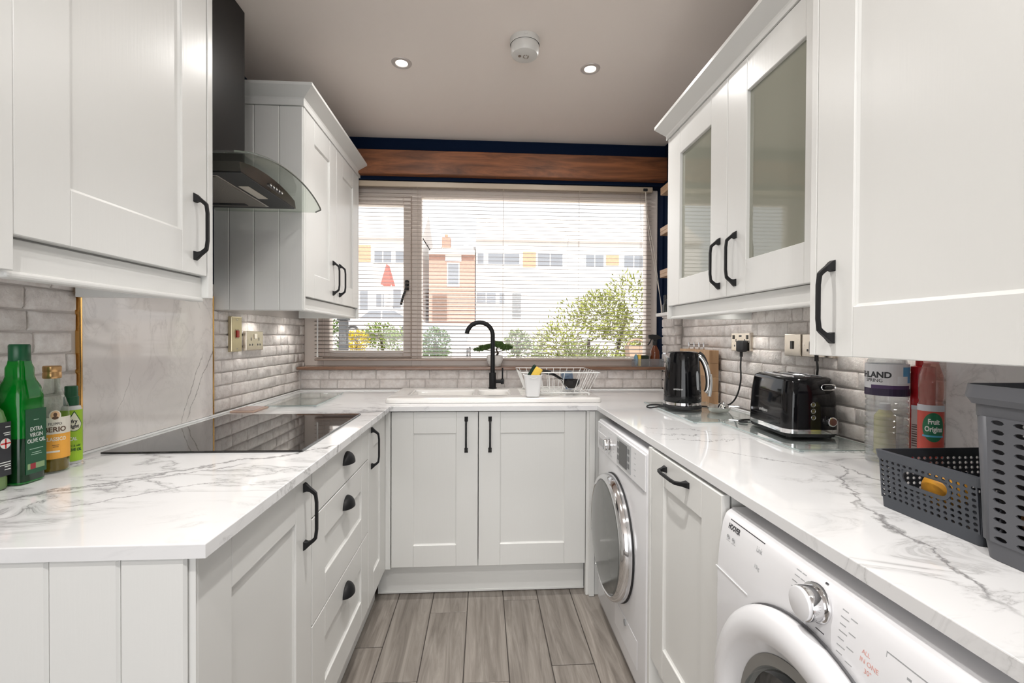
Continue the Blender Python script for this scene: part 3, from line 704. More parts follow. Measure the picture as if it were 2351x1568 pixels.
bm = new(); disc_y(bm, cx, cz, [(.205, -.006), (.235, -.006), (.2365, -.016), (.232, -.036), (.224, -.044), (.214, -.046), (.209, -.040), (.206, -.02)]); obj('door_ring', bm, chrome, w1, smooth=True, label='polished chrome door ring')
bm = new(); R = disc_y(bm, cx, cz, [(.209, -.040), (.204, -.047), (.16, -.052), (.10, -.055), (.03, -.0565)]); bm.faces.new(R[-1]); obj('door_glass', bm, mat('smoked_grey_door', (.115, .118, .112), .10, spec=.7), w1, smooth=True, label='smoked grey door glass')
bm = new(); box(bm, .004, .618, -.0045, .0, .722, .842, .003); obj('control_panel', bm, appl, w1)
bm = new(); box(bm, .012, .150, -.0065, -.0045, .732, .800, .002); d = obj('detergent_drawer', bm, appl, w1)
bm = new(); box(bm, .03, .125, -.0072, -.0065, .742, .778, .0005); obj('drawer_grip', bm, mat('drawer_recess', (.5, .5, .51), .4), d)
bm = new(); cyl(bm, (.197, -.0065, .779), .030, .004, 'y', 32); cyl(bm, (.197, -.019, .779), .024, .022, 'y', 32, bv=.003); k = obj('dial', bm, chrome, w1, smooth=True)
bm = new(); box(bm, .1945, .1995, -.0325, -.0298, .759, .799, .001); obj('pointer', bm, appl_grey, k)
bm = new(); box(bm, .305, .472, -.0062, -.0045, .735, .836, .001); dp = obj('display_surround', bm, mat('silver_fascia', (.48, .49, .50), .35, .3), w1)
bm = new(); box(bm, .338, .430, -.0072, -.0062, .740, .826, .0005); obj('display', bm, mat('display_glass', (.022, .022, .022), .12), dp, label='dark display window')
for x in (.312, .437):
    for z in (.750, .776, .802):
        bm = new(); box(bm, x, x+.022, -.0068, -.0062, z, z+.018, .0003); obj('button', bm, mat('grey_button', (.16, .165, .17), .4), dp)
for (x, z, sz) in ((.05, .822, .010), (.185, .825, .006), (.215, .825, .006), (.255, .80, .006), (.256, .787, .006), (.256, .774, .006), (.254, .761, .006), (.185, .738, .006), (.222, .738, .006), (.52, .822, .009), (.515, .805, .008), (.515, .785, .006), (.515, .765, .008), (.515, .745, .007)):
    bm = new(); wv = random.uniform(.010, .018); box(bm, x-wv/2, x+wv/2, -.0050, -.0045, z-sz/5, z+sz/5); obj('printed_mark', bm, mat('light_grey_print', (.42, .43, .45), .5), w1)
bm = new(); box(bm, .275, .54, -.0012, 0, .095, .192, .001); fl = obj('filter_flap', bm, appl, w1)
bm = new(); cyl(bm, (.41, -.003, .178), .011, .004, 'y', 18); obj('flap_catch', bm, appl_grey, fl)
bm = new(); box(bm, .30, .60, -.0048, .0002, .7175, .722); obj('panel_lip', bm, mat('lip_grey', (.42, .42, .43), .4), w1)

# ---- slimline integrated dishwasher door
u = thing('integrated_dishwasher', 'slim white cupboard front with a horizontal bow handle between the two washing machines', 'dishwasher', (.500, -.690, 0), R90)
bm = new(); box(bm, 0, .018, -.003, .56, .002, .872, .0012); obj('end_panel', bm, paint, u)
bm = new(); box(bm, .022, .446, .024, .55, .16, .868); obj('carcass', bm, carc, u)
d = door(u, .0205, .4475, .2145, .869, st=.095, rl=.088); hhandle(d, .120, .838)
bm = new(); box(bm, .0185, .447, .042, .058, .002, .21); obj('plinth', bm, paint, u)

# ---- white washing machine nearest the camera
prof = [(.014, .012), (.004, .05), (0, .45), (0, .72), (.004, .77), (.0115, .818), (.019, .838), (.034, .848), (.55, .848), (.55, .012)]
w2 = machine('washing_machine', 'white front-loading washing machine nearest the camera on the right, open porthole glass and ringed dial', (.485, -1.1455, 0), .595, prof)
def hy(z):
    for (y0, z0), (y1, z1) in zip(prof[3:8], prof[4:9]):
        if z0 <= z <= z1: return y0+(y1-y0)*(z-z0)/(z1-z0)
    return 0
def htext(s, size, x, z, m=ink, align='LEFT', bold=0, squash=1.0):
    dz = .01; text(s, size, m, w2, (x, hy(z)-.0001, z), (1, 0, 0), (0, hy(z+dz)-hy(z-dz), 2*dz), .0001, align=align, bold=bold, squash=squash)
def hmark(x0, x1, z0, z1, m=ink, name='printed_mark', slant=0):
    bm = new(); e = .0002
    a = [bm.verts.new((x, hy(z)-e, z)) for x, z in ((x0, z0), (x1, z0-slant), (x1, z1-slant), (x0, z1))]; b = [bm.verts.new((v.co.x, v.co.y+.0003, v.co.z)) for v in a]
    bm.faces.new(a); bm.faces.new(b[::-1])
    for k in range(4): bm.faces.new((a[k], b[k], b[(k+1) % 4], a[(k+1) % 4]))
    return obj(name, bm, m, w2)
htext('HOOVER', .0145, .030, .8185, bold=.0006, squash=.72)
hmark(.030, .150, .8305, .8322)
htext('Link', .015, .132, .815, appl_grey, squash=.7); htext('10kg', .011, .132, .783, appl_grey, squash=.8)
for x in (.036, .056):
    bm = new(); yy = hy(.797)-.001; tube(bm, [(x+.0045*math.cos(a*PI/6), yy, .797+.0045*math.sin(a*PI/6)) for a in range(12)], .0006, 5, closed=True); tube(bm, [(x-.003, yy, .797), (x+.003, yy, .799)], .0006, 5); obj('icon', bm, appl_grey, w2)
    hmark(x-.007, x+.008, .7885, .7893, appl_grey)
for i, z in enumerate((.835, .826, .816, .806, .796, .786, .776)):
    if i < 6: hmark(.236+.003*(i < 2), .248+.003*(i < 2), z-.006, z-.0046, appl_grey, slant=0)
    hmark(.253, .263, z-.006, z-.0046, appl_grey)
for i, z in enumerate((.828, .818, .808, .798, .788, .778, .768)):
    hmark(.343, .354+.004*(i % 2), z-.006, z-.0046, appl_grey); 
    if i % 2 == 0: hmark(.360, .372, z-.010, z-.0086, appl_grey)
hmark(.300, .306, .8375, .8392, ink); hmark(.300, .318, .7685, .7700, ink)
red_p = mat('faded_red_print', (.70, .34, .30), .5)
htext('ALL', .008, .385, .790, red_p); htext('IN ONE', .009, .383, .779, red_p); htext('30°', .009, .392, .768, red_p)
bm = new(); z = .806; yy = hy(z)+.002; cyl(bm, (.297, yy-.004, z), .030, .008, 'y', 36, bv=.002); cyl(bm, (.297, yy-.017, z), .0262, .024, 'y', 36, bv=.002); dl = obj('dial_ring', bm, chrome, w2, smooth=True, label='chrome dial ring')
bm = new(); cyl(bm, (.297, yy-.031, z), .0245, .006, 'y', 36, bv=.0025); obj('dial_cap', bm, appl, dl, smooth=True)
hmark(.420, .56, .812, .8135, appl_grey); hmark(.420, .4212, .738, .812, mat('light_grey_print', (.42, .43, .45), .5)); hmark(.419, .56, .735, .749, mat('dark_grey_display', (.14, .145, .15), .25), 'display')
for x in (.432, .451, .466, .499, .516):
    for z in ((.770, .760) if x < .44 else (.799, .790, .781, .772, .763)): hmark(x, x+.006, z, z+.003, appl_grey)
cx, cz = .290, .510
bm = new(); disc_y(bm, cx, cz, [(.232, .002), (.250, -.004), (.252, -.012), (.249, -.020), (.240, -.029), (.222, -.034), (.204, -.033), (.196, -.028), (.178, -.010), (.170, -.004)], 72); dr = obj('door_ring', bm, appl, w2, smooth=True, angle=70)
bm = new(); disc_y(bm, cx, cz, [(.2535, -.0005), (.2535, -.004), (.249, -.004)], 72); obj('door_gap', bm, mat('shadow_gap_seal', (.10, .10, .105), .6), w2)
bm = new(); disc_y(bm, cx, cz, [(.172, -.004), (.176, -.010), (.158, -.012), (.152, -.003), (.156, -.001)], 72); obj('grey_seal', bm, mat('grey_rubber_seal', (.30, .29, .27), .6), dr, smooth=True)
bm = new(); R = disc_y(bm, cx, cz, [(.156, -.010), (.150, -.024), (.13, -.020), (.10, -.012), (.05, -.007)], 48); bm.faces.new(R[-1]); obj('door_glass', bm, thinglass('porthole_glass', (.72, .76, .78), ior=1.55), dr, smooth=True)
bm = new(); R = disc_y(bm, cx, cz, [(.165, -.0005), (.13, -.003), (.12, -.0012), (.09, -.0035), (.08, -.0012), (.04, -.002)], 48); bm.faces.new(R[-1]); obj('drum', bm, mat('dark_drum', (.045, .048, .052), .25, .6), w2, smooth=True)
bm = new(); box(bm, -.0004, .12, -.0012, .0008, .7185, .7205); obj('panel_seam', bm, mat('white_seam', (.84, .84, .85), .3), w2)
bm = new(); cyl(bm, (.10, .16, .8485), .045, .002, 'z', 24); obj('lid_pad', bm, mat('lid_pad_brown', (.22, .18, .14), .6), w2)

# ---- sink (raised white ceramic rim, one and a half bowls, ribbed drainer)
sk = thing('sink', 'white ceramic one-and-a-half bowl inset sink with drainer below the window', 'sink', (.036, .36, .9))
bm = new()
X = [-.490, -.400, -.080, -.048, .112, .551]; Y = [.098, .232, .490, .598]
zr = .9235
def strip(x0, x1, y0, y1): box(bm, x0, x1, y0, y1, .9012, zr)
xs = X; ys = Y
cells = {(i, j) for i in range(5) for j in range(3)} - {(1, 1), (3, 1)}
slab(bm, xs, ys, cells, .9012, zr); bmesh.ops.recalc_face_normals(bm, faces=bm.faces)
es = [e for e in bm.edges if len(e.link_faces) == 2 and e.calc_face_angle() > .5 and all(v.co.z > .92 for v in e.verts)]
ev = [e for e in bm.edges if len(e.link_faces) == 2 and e.calc_face_angle() > .5 and abs(e.verts[0].co.z-e.verts[1].co.z) > .01]
ev = [e for e in ev if e.verts[0].co.x < -.45 or e.verts[0].co.x > .5]
bmesh.ops.bevel(bm, geom=ev, offset=.024, segments=6, profile=.5, affect='EDGES', clamp_overlap=True)
es = [e for e in bm.edges if len(e.link_faces) == 2 and e.calc_face_angle() > .9 and all(v.co.z > .92 for v in e.verts)]
bmesh.ops.bevel(bm, geom=es, offset=.0100, segments=4, profile=.5, affect='EDGES', clamp_overlap=True)
obj('rim', bm, ceramic, sk, smooth=True, world=True, angle=60)
def bowl(x0, x1, y0, y1, d):
    bm = new(); r = .03
    def ring(e, z):
        pts = []
        for (qx, qy, a0) in ((x1-r, y1-r, 0), (x0+r, y1-r, 90), (x0+r, y0+r, 180), (x1-r, y0+r, 270)):
            for k in range(5):
                a = math.radians(a0+22.5*k); pts.append(bm.verts.new((qx+(r+e)*math.cos(a), qy+(r+e)*math.sin(a), z)))
        return pts
    rs = [ring(.004, .9105), ring(0, .900), ring(-.006, .9-d+.03), ring(-.022, .9-d)]
    for A, B in zip(rs, rs[1:]):
        for k in range(len(A)): bm.faces.new((A[k], A[(k+1) % len(A)], B[(k+1) % len(A)], B[k]))
    bm.faces.new(rs[-1])
    o = obj('bowl', bm, ceramic, sk, smooth=True, world=True)
    bm = new(); cyl(bm, ((x0+x1)/2, (y0+y1)/2, .9-d+.002), .035, .004, 'z', 24); obj('drain', bm, chrome, o, smooth=True, world=True)
bowl(-.396, -.084, .238, .486, .17); bowl(-.044, .108, .238, .486, .10)
bm = new()
for k in range(9): box(bm, .165, .50, .20+k*.036, .21+k*.036, zr-.001, zr+.0028, .0018)
obj('drainer_rib', bm, ceramic, sk, world=True)
# tap
tp = thing('tap', 'matt black swan-neck mixer tap with side lever behind the sink', 'tap', (.0268, .515, .924))
bm = new(); cyl(bm, (0, 0, .003), .0235, .006, 'z', 28, bv=.0015); cyl(bm, (0, 0, .048), .0195, .084, 'z', 28, bv=.001); obj('body', bm, blackm, tp, smooth=True)
bm = new(); R_ = .0735; pts = [(0, 0, .085), (0, 0, .20), (0, 0, .301)]
for k in range(1, 17):
    a = math.radians(172*k/16); pts.append((-R_+R_*math.cos(a), 0-.012*k/16, .301+R_*math.sin(a)))
tube(bm, pts, .0125, 16); obj('spout', bm, blackm, tp, smooth=True)
bm = new(); cyl(bm, (.034, 0, .040), .0105, .035, 'x', 18); cyl(bm, (.055, 0, .040), .0155, .018, 'x', 20, bv=.002); obj('lever_hub', bm, blackm, tp, smooth=True)
bm = new(); tube(bm, [(.056, 0, .052), (.056, -.002, .118)], .0045, 10); obj('lever', bm, blackm, tp, smooth=True)

# the blind hangs clear of the sill ornaments; window and blind sit a little deeper
bl.location.y += .022; win.location.y += .02

# ================================================================ CEILING
lamp_e = mat('lamp_lens', (1, 1, 1), .3, emis=((1, .96, .9), 14))
def downlight(x, y, label, e=16, wide=False, spill=2.4):
    t = thing('downlight', label, 'ceiling light', (x, y, ZC), 0, 'recessed ceiling downlights')
    bm = new(); lathe(bm, [(.0235, -.001), (.0255, -.0035), (.0275, -.0045), (.041, -.004), (.043, -.0005)], n=40, cap0=False, cap1=False); obj('bezel', bm, mat('satin_bezel', (.62, .57, .54), .35, .3), t, smooth=True)
    bm = new(); cyl(bm, (0, 0, -.0015), .0235, .001, 'z', 32); obj('lens', bm, lamp_e, t)
    for kind, en in ((('AREA', e),) if wide else (('SPOT', e), ('AREA', spill))):
        l = bpy.data.lights.new('downlight_beam', kind); l.energy = en; l.color = (1, .972, .94)
        if kind == 'AREA': l.shape = 'DISK'; l.size = .046
        else: l.spot_size = math.radians(88); l.spot_blend = 1.0; l.shadow_soft_size = .025
        o = bpy.data.objects.new('beam', l); COL.objects.link(o); o.parent = t; o.location = (0, 0, -.012)
downlight(-.377, -.119, 'left of the two recessed ceiling downlights'); downlight(.430, -.132, 'right of the two recessed ceiling downlights, beyond the smoke alarm')
for x in (-.25, .25): downlight(x, -2.25, ('left' if x < 0 else 'right')+' added fill downlight of an unseen nearer pair, above the camera view', 6.2, True)  # unseen pair added to raise the overall light
downlight(0.0, -1.12, 'added unseen fill downlight in the middle of the aisle, above the camera view', 42)  # unseen lamp added to brighten the sink doors and base units
t = thing('smoke_alarm', 'round white smoke alarm on the ceiling between the downlights', 'smoke alarm', (.131, -.305, ZC))
wp = mat('ivory_plastic', (.66, .645, .615), .35)
bm = new(); lathe(bm, [(.0585, 0), (.0585, -.020), (.0575, -.023)], n=48, cap0=False, cap1=False); obj('base', bm, wp, t, smooth=True)
bm = new(); lathe(bm, [(.0545, -.022), (.0555, -.026), (.055, -.050), (.050, -.060), (.040, -.0635), (.002, -.0645)], n=48, cap0=False); obj('cover', bm, wp, t, smooth=True)
bm = new(); 
for k in range(9):
    a = PI*2*k/9; box(bm, .004+.010*math.cos(a)-.0012, .004+.010*math.cos(a)+.0012, .01*math.sin(a)-.0035, .01*math.sin(a)+.0035, -.0658, -.0640)
obj('sounder_grille', bm, mat('grille_brown', (.24, .19, .15), .6), t)
bm = new(); cyl(bm, (-.020, -.003, -.0645), .006, .003, 'z', 14); obj('test_button', bm, mat('button_brown', (.20, .15, .12), .5), t)
bm = new(); box(bm, -.006, .006, -.0595, -.0578, -.014, -.004, .001); obj('latch', bm, wp, t)

# ================================================================ ELECTRICS
def plate(name, label, cat, wallx, side, y0, y1, z0, z1, m, group=None, th=.0085):
    t = thing(name, label, cat, (wallx, (y0+y1)/2, z0), 0, group)
    a, b = (wallx+.0125, wallx+.0125+th) if side > 0 else (wallx-.0125-th, wallx-.0125)
    a, b = (wallx-.004, wallx+.004+th) if side > 0 else (wallx-.004-th, wallx+.004)
    bm = new(); box(bm, a, b, y0, y1, z0, z1, .0025, 2); obj('faceplate', bm, m, t, world=True)
    return t, (b if side > 0 else a)
def small(t, name, m, x, side, y0, y1, z0, z1, th=.001, bv=0, label=None, par=None):
    bm = new(); box(bm, *(sorted((x, x+side*th))), y0, y1, z0, z1, bv); return obj(name, bm, m, par or t, world=True, label=label)
t, fx = plate('cooker_switch', 'tall brass cooker isolator switch on the brick wall left of the window', 'switch', XL, 1, -.123, -.041, 1.149, 1.298, brass)
small(t, 'rocker_surround', mat('brass_dark', (.40, .35, .24), .35, 1), fx, 1, -.096, -.068, 1.205, 1.245, .001); small(t, 'red_rocker', mat('red_rocker', (.42, .02, .015), .3), fx+.001, 1, -.092, -.072, 1.210, 1.240, .005, .0015, label='red rocker')
for z in (1.162, 1.285): small(t, 'screw', steel, fx, 1, -.085, -.079, z-.003, z+.003, .001, .0005)
def double_socket(label, wallx, side, y0, y1, z0, z1, m, usb=False):
    t, fx = plate('double_socket', label, 'socket', wallx, side, y0, y1, z0, z1, m); w = y1-y0; h = z1-z0
    for k in (0, 1):
        c = y0+w*(.27+.46*k)
        small(t, 'pin_slot', ink, fx, side, c-.0025, c+.0025, z0+h*.50, z0+h*.66, .0006)
        for dy in (-.011, .011): small(t, 'pin_slot', ink, fx, side, c+dy-.0035, c+dy+.0035, z0+h*.24, z0+h*.34, .0006)
        if usb: small(t, 'rocker', mat('rocker_dark', (.06, .055, .05), .4), fx, side, c-.006+.02*(1 if k else -1), c+.006+.02*(1 if k else -1), z0+h*.66, z0+h*.88, .003, .001)
        else: small(t, 'rocker', mat('rocker_cream', (.72, .68, .58), .3), fx, side, y0+w*(.445+.07*k), y0+w*(.445+.07*k)+.009, z0+h*.60, z0+h*.86, .005, .001)
    if usb: small(t, 'usb_ports', ink, fx, side, y0+w*.43, y0+w*.57, z0+h*.78, z0+h*.87, .0006)
    for y in (y0+w*.07, y1-w*.07): small(t, 'screw', steel, fx, side, y-.002, y+.002, z0+h*.48, z0+h*.54, .0008)
    return t, fx
double_socket('brass double socket with cream rockers on the left brick wall', XL, 1, -.0035, .154, 1.151, 1.239, nickel)
_, sx = double_socket('nickel double socket with USB ports holding the kettle plug, right brick wall', XR_, -1, -.245, -.099, 1.160, 1.239, nickel, True)
t, fx = plate('light_switch', 'nickel single light switch left of the toaster socket', 'switch', XR_, -1, -.559, -.4695, 1.152, 1.232, nickel)
small(t, 'rocker', mat('rocker_dark', (.06, .055, .05), .4), fx, -1, -.520, -.507, 1.178, 1.207, .004, .001); 
for y in (-.548, -.480): small(t, 'screw', steel, fx, -1, y-.002, y+.002, 1.189, 1.194, .0008)
_, sx2 = double_socket('nickel double socket half hidden behind the near right wall cabinet', XR_, -1, -.712, -.566, 1.152, 1.232, nickel)
def plug(name, label, c, cable, cat='plug'):
    t = thing(name, label, cat, c)
    bm = new(); box(bm, -.030, .0, -.024, .024, -.024, .024, .008, 3); obj('plug_body', bm, black_soft, t, smooth=True)
    bm = new(); cyl(bm, (-.017, 0, -.034), .006, .022, 'z', 12); obj('strain_relief', bm, black_soft, t, smooth=True)
    bm = new(); tube(bm, smooth_path(cable), .0034, 8); obj('flex', bm, black_soft, t, smooth=True, world=True)
    return t
plug('kettle_plug', 'black plug and flex running from the right double socket to the kettle', (sx-.0008, -.213, 1.182),
     [(sx-.018, -.213, 1.145), (1.062, -.222, 1.10), (1.055, -.235, 1.03), (1.045, -.215, .96), (1.03, -.17, .922), (.99, -.125, .911), (.94, -.10, .911)])
plug('toaster_plug', 'black plug and flex behind the toaster', (sx2-.0008, -.662, 1.186), [(sx2-.018, -.662, 1.15), (1.069, -.668, 1.11), (1.090, -.62, 1.06), (1.086, -.53, 1.0), (1.06, -.475, .93), (1.0, -.46, .914), (.935, -.468, .914), (.905, -.492, .914), (.925, -.512, .914)])
# under-cabinet lights
def puck(label, x, y, z, e):
    t = thing('undercabinet_light', label, 'cabinet light', (x, y, z))
    bm = new(); cyl(bm, (0, 0, -.005), .032, .009, 'z', 28, bv=.001); obj('housing', bm, steel, t, smooth=True)
    bm = new(); cyl(bm, (0, 0, -.0102), .026, .001, 'z', 24); obj('lens', bm, mat('puck_lens', (1, 1, 1), .3, emis=((1, .97, .92), 5)), t)
    l = bpy.data.lights.new('puck_beam', 'SPOT'); l.energy = e; l.spot_size = math.radians(120); l.spot_blend = .6; l.shadow_soft_size = .025; l.color = (1, .96, .9)
    o = bpy.data.objects.new('beam', l); COL.objects.link(o); o.parent = t; o.location = (0, 0, -.014)
puck('round light under the far left wall cabinet, nearer the hob', -1.00, .06, 1.3655, 1.7); puck('round light under the far left wall cabinet, nearer the window', -1.00, .40, 1.3655, 1.7); puck('round light under the glazed wall cabinet, nearer the window', 1.00, -.29, 1.335, 1.1); puck('added round fill light under the glazed wall cabinet, above the toaster', 1.02, -.86, 1.335, 1.3)  # the light above the toaster is added to brighten the right bricks

# ================================================================ LEFT WORKTOP
dkgreen = mat('dark_green_cap', (.004, .085, .03), .35)
cream = mat('cream_label', (.76, .72, .62), .5)
def flat(bm, x, y0, y1, z0, z1, t=.0006): return box(bm, x, x+t, y0, y1, z0, z1)
t = thing('oil_bottle', 'large green plastic olive oil bottle with dark green cap', 'bottle', (-1.018, -1.072, .9005))
hw = .030
bm = new(); lathe(bm, [(.026, 0), (hw, .004), (hw, .165), (hw-.0005, .186), (.0265, .205), (.0205, .219), (.0183, .228), (.0180, .246), (.0155, .254), (.0145, .262)], n=48, power=5); obj('bottle_body', bm, green_glass, t, smooth=True)
bm = new(); lathe(bm, [(.025, .003), (hw+.0003, .006), (hw+.0003, .098)], n=40, power=5); obj('oil', bm, mat('dark_green_oil', (.002, .022, .006), .1), t, smooth=True, label='oil filling the lower third')
bm = new(); lathe(bm, [(.0165, .260), (.0175, .262), (.0175, .293), (.0158, .296)], n=32); obj('cap', bm, dkgreen, t, smooth=True)
bm = new(); flat(bm, hw+.0001, -.021, .025, .020, .158, .001); lb = obj('label', bm, mat('deep_green_label', (.006, .075, .028), .4), t, label='deep green label')
lw = mat('white_print', (.78, .80, .76), .5)
text('EXTRA\nVIRGIN\nOLIVE OIL', .0125, lw, lb, (hw+.0014, .002, .102), (0, 1, 0), (0, 0, 1), .0002, squash=.72)
bm = new()
for z, w in ((.072, .03), (.064, .02), (.060, .024), (.134, .012)): flat(bm, hw+.0012, .002-w/2, .002+w/2, z, z+.0012, .0003)
obj('printed_lines', bm, mat('pale_green_print', (.35, .50, .40), .5), lb)
bm = new(); flat(bm, hw+.0012, -.012, .000, .030, .042, .0004); obj('printed_box', bm, mat('maroon_print', (.28, .02, .03), .5), lb)
bm = new(); flat(bm, hw+.0012, -.018, -.012, .030, .042, .0004); flat(bm, hw+.0012, .0, .020, .030, .042, .0004); obj('printed_box', bm, mat('grey_green_print', (.22, .33, .16), .5), lb)

t = thing('oil_bottle', 'clear glass oil bottle with gold cap and orange label', 'bottle', (-1.024, -.990, .9005), 0)
t.scale = (.95, .95, 1.0)
bm = new(); lathe(bm, [(.026, 0), (.031, .003), (.031, .125), (.030, .150), (.024, .170), (.0165, .190), (.0145, .205), (.0145, .218)], n=40); obj('bottle_body', bm, clear_glass, t, smooth=True)
bm = new(); lathe(bm, [(.025, .003), (.0292, .006), (.0292, .120)], n=36); obj('oil', bm, mat('olive_oil', (.30, .20, .02), .08, trans=.5, ior=1.3), t, smooth=True, label='golden oil')
bm = new(); lathe(bm, [(.0165, .216), (.0175, .218), (.0175, .229), (.0168, .230), (.0168, .2315), (.0175, .2325), (.0175, .243), (.0155, .245)], n=32); obj('cap', bm, mat('copper_gold_cap', (.60, .36, .16), .3, .8), t, smooth=True)
bm = new(); arc_patch(bm, .0316, math.radians(-112), math.radians(32), .033, .128); lb = obj('label', bm, mat('orange_label', (.80, .38, .05), .5), t, label='orange label')
bm = new(); arc_patch(bm, .0319, math.radians(-112), math.radians(32), .090, .128); obj('label_band', bm, cream, lb)
def wrapped(bm, R, a0, zc, cols, dz=0):
    """a shape wrapped on a cylinder, given as columns (x, z low, z high)"""
    prev = None
    for x, l, h in cols:
        a = a0+x/R; q = [bm.verts.new((R*math.cos(a), R*math.sin(a), zc+z)) for z in (l, h)]
        if prev: bm.faces.new((prev[0], q[0], q[1], prev[1]))
        prev = q
    return bm
def oval(bm, R, a0, zc, rx, rz):
    return wrapped(bm, R, a0, zc, [(rx*math.sin(t), -rz*math.cos(t)-1e-5, rz*math.cos(t)+1e-5) for t in [-PI/2+PI*k/16 for k in range(17)]])
MA = math.radians(-40)
md = obj('medallion', oval(new(), .0326, MA, .132, .011, .0125), cream, lb); obj('medallion_print', oval(new(), .0329, MA, .133, .0085, .0098), mat('peach_print', (.72, .47, .27), .5), md)
obj('medallion_print', oval(oval(new(), .0332, MA, .1345, .0034, .0046), .0332, MA, .1270, .0058, .0035), mat('brown_print', (.10, .05, .025), .5), md)
A0 = math.radians(-40)
text('FILIPPO', .0085, ink, lb, (0, 0, .113), (0, 1, 0), (0, 0, 1), .0002, bend=((0, 0), .0326, A0), squash=.9)
text('BERIO', .0155, mat('brown_print', (.10, .05, .025), .5), lb, (0, 0, .100), (0, 1, 0), (0, 0, 1), .0002, bend=((0, 0), .0326, A0), bold=.0004)
text('CLASSICO', .0115, cream, lb, (0, 0, .078), (0, 1, 0), (0, 0, 1), .0002, bend=((0, 0), .0322, A0), squash=.8, bold=.0003)
for z, a, b in ((.064, -22, 0), (.060, -20, -2)):
    bm = new(); arc_patch(bm, .0321, math.radians(a-28), math.radians(b-28), z, z+.0012, 6); obj('printed_line', bm, mat('brown_print', (.10, .05, .025), .5), lb)
bm = new(); arc_patch(bm, .0321, math.radians(-68), math.radians(-26), .048, .052, 8); obj('printed_line', bm, cream, lb)

t = thing('oil_spray', 'small light green and white cooking spray with dark green cap', 'bottle', (-1.044, -.916, .9005))
t.scale = (1, 1, 1.12)
bm = new(); lathe(bm, [(.0175, 0), (.0190, .002), (.0190, .120), (.017, .126), (.011, .128)], n=36); obj('bottle_body', bm, white_plastic, t, smooth=True)
bm = new(); lathe(bm, [(.0145, .128), (.0145, .146), (.0125, .148), (.0125, .168), (.0115, .170)], n=28); obj('cap', bm, dkgreen, t, smooth=True)
lime = mat('lime_label', (.36, .60, .03), .45); A0 = math.radians(-36)
bm = new(); arc_patch(bm, .0203, math.radians(-130), math.radians(40), .006, .118); lb = obj('label', bm, lime, t, label='lime green label')
def drop(bm, R, a0, zc, q):
    return wrapped(bm, R, a0, zc, [(q*math.sin(t), -q*math.cos(t)-1e-5, q*(1.5*(1-abs(math.sin(t)))**1.15+.25*math.cos(t))+1e-5) for t in [-PI/2+PI*k/18 for k in range(19)]])
bm = new(); drop(bm, .0211, A0, .088, .0165); obj('drop_outline', bm, mat('deep_green_print', (.02, .10, .02), .5), lb)
bm = new(); drop(bm, .0214, A0, .0875, .0148); obj('drop', bm, mat('pale_cream', (.80, .80, .62), .5), lb)
text('fry\nlight', .0108, ink, lb, (0, 0, .088), (0, 1, 0), (0, 0, 1), .0002, bend=((0, 0), .0217, A0), bold=.0003)
text('1 CAL', .010, lw, lb, (0, 0, .055), (0, 1, 0), (0, 0, 1), .0002, bend=((0, 0), .0211, A0-.25), squash=.8, bold=.0003)
text('light & mild', .007, mat('deep_green_print', (.02, .10, .02), .5), lb, (0, 0, .040), (0, 1, 0), (0, 0, 1), .0002, bend=((0, 0), .0211, A0), squash=.8)
text('OLIVE OIL', .0085, mat('deep_green_print', (.02, .10, .02), .5), lb, (0, 0, .031), (0, 1, 0), (0, 0, 1), .0002, bend=((0, 0), .0211, A0), squash=.8, bold=.0003)

t = thing('oil_bottle', 'oil bottle with black label at the left edge of the frame', 'bottle', (-1.030, -1.138, .9005))
bm = new(); lathe(bm, [(.027, 0), (.030, .003), (.030, .140), (.026, .160), (.016, .176), (.013, .186), (.013, .205)], n=36, power=4); obj('bottle_body', bm, mat('pale_green_plastic', (.30, .50, .22), .15, trans=.6, ior=1.3), t, smooth=True)
bm = new(); lathe(bm, [(.026, .003), (.0288, .006), (.0288, .085)], n=30, power=4); obj('oil', bm, mat('amber_oil', (.42, .24, .03), .1), t, smooth=True)
bm = new(); lathe(bm, [(.014, .203), (.0145, .205), (.0145, .225), (.013, .227)], n=24); obj('cap', bm, blackm, t, smooth=True)
bm = new(); flat(bm, .0298, -.027, .0275, .028, .138, .0008); lb = obj('label', bm, mat('black_label', (.02, .021, .025), .4), t, label='black label')
bm = new(); cyl(bm, (.0308, .016, .094), .0105, .0006, 'x', 24); fl = obj('round_badge', bm, lw, lb)
bm = new(); flat(bm, .0311, .006, .026, .0925, .0955, .0003); flat(bm, .0311, .0145, .0175, .084, .104, .0003); obj('red_cross', bm, mat('red_print', (.62, .03, .03), .5), fl)
bm = new()
for z, w in ((.127, .010), (.115, .014), (.111, .012), (.055, .022), (.050, .024), (.046, .012), (.040, .012)): flat(bm, .0306, .026-w, .026, z, z+.0016, .0003)
obj('printed_lines', bm, lw, lb)

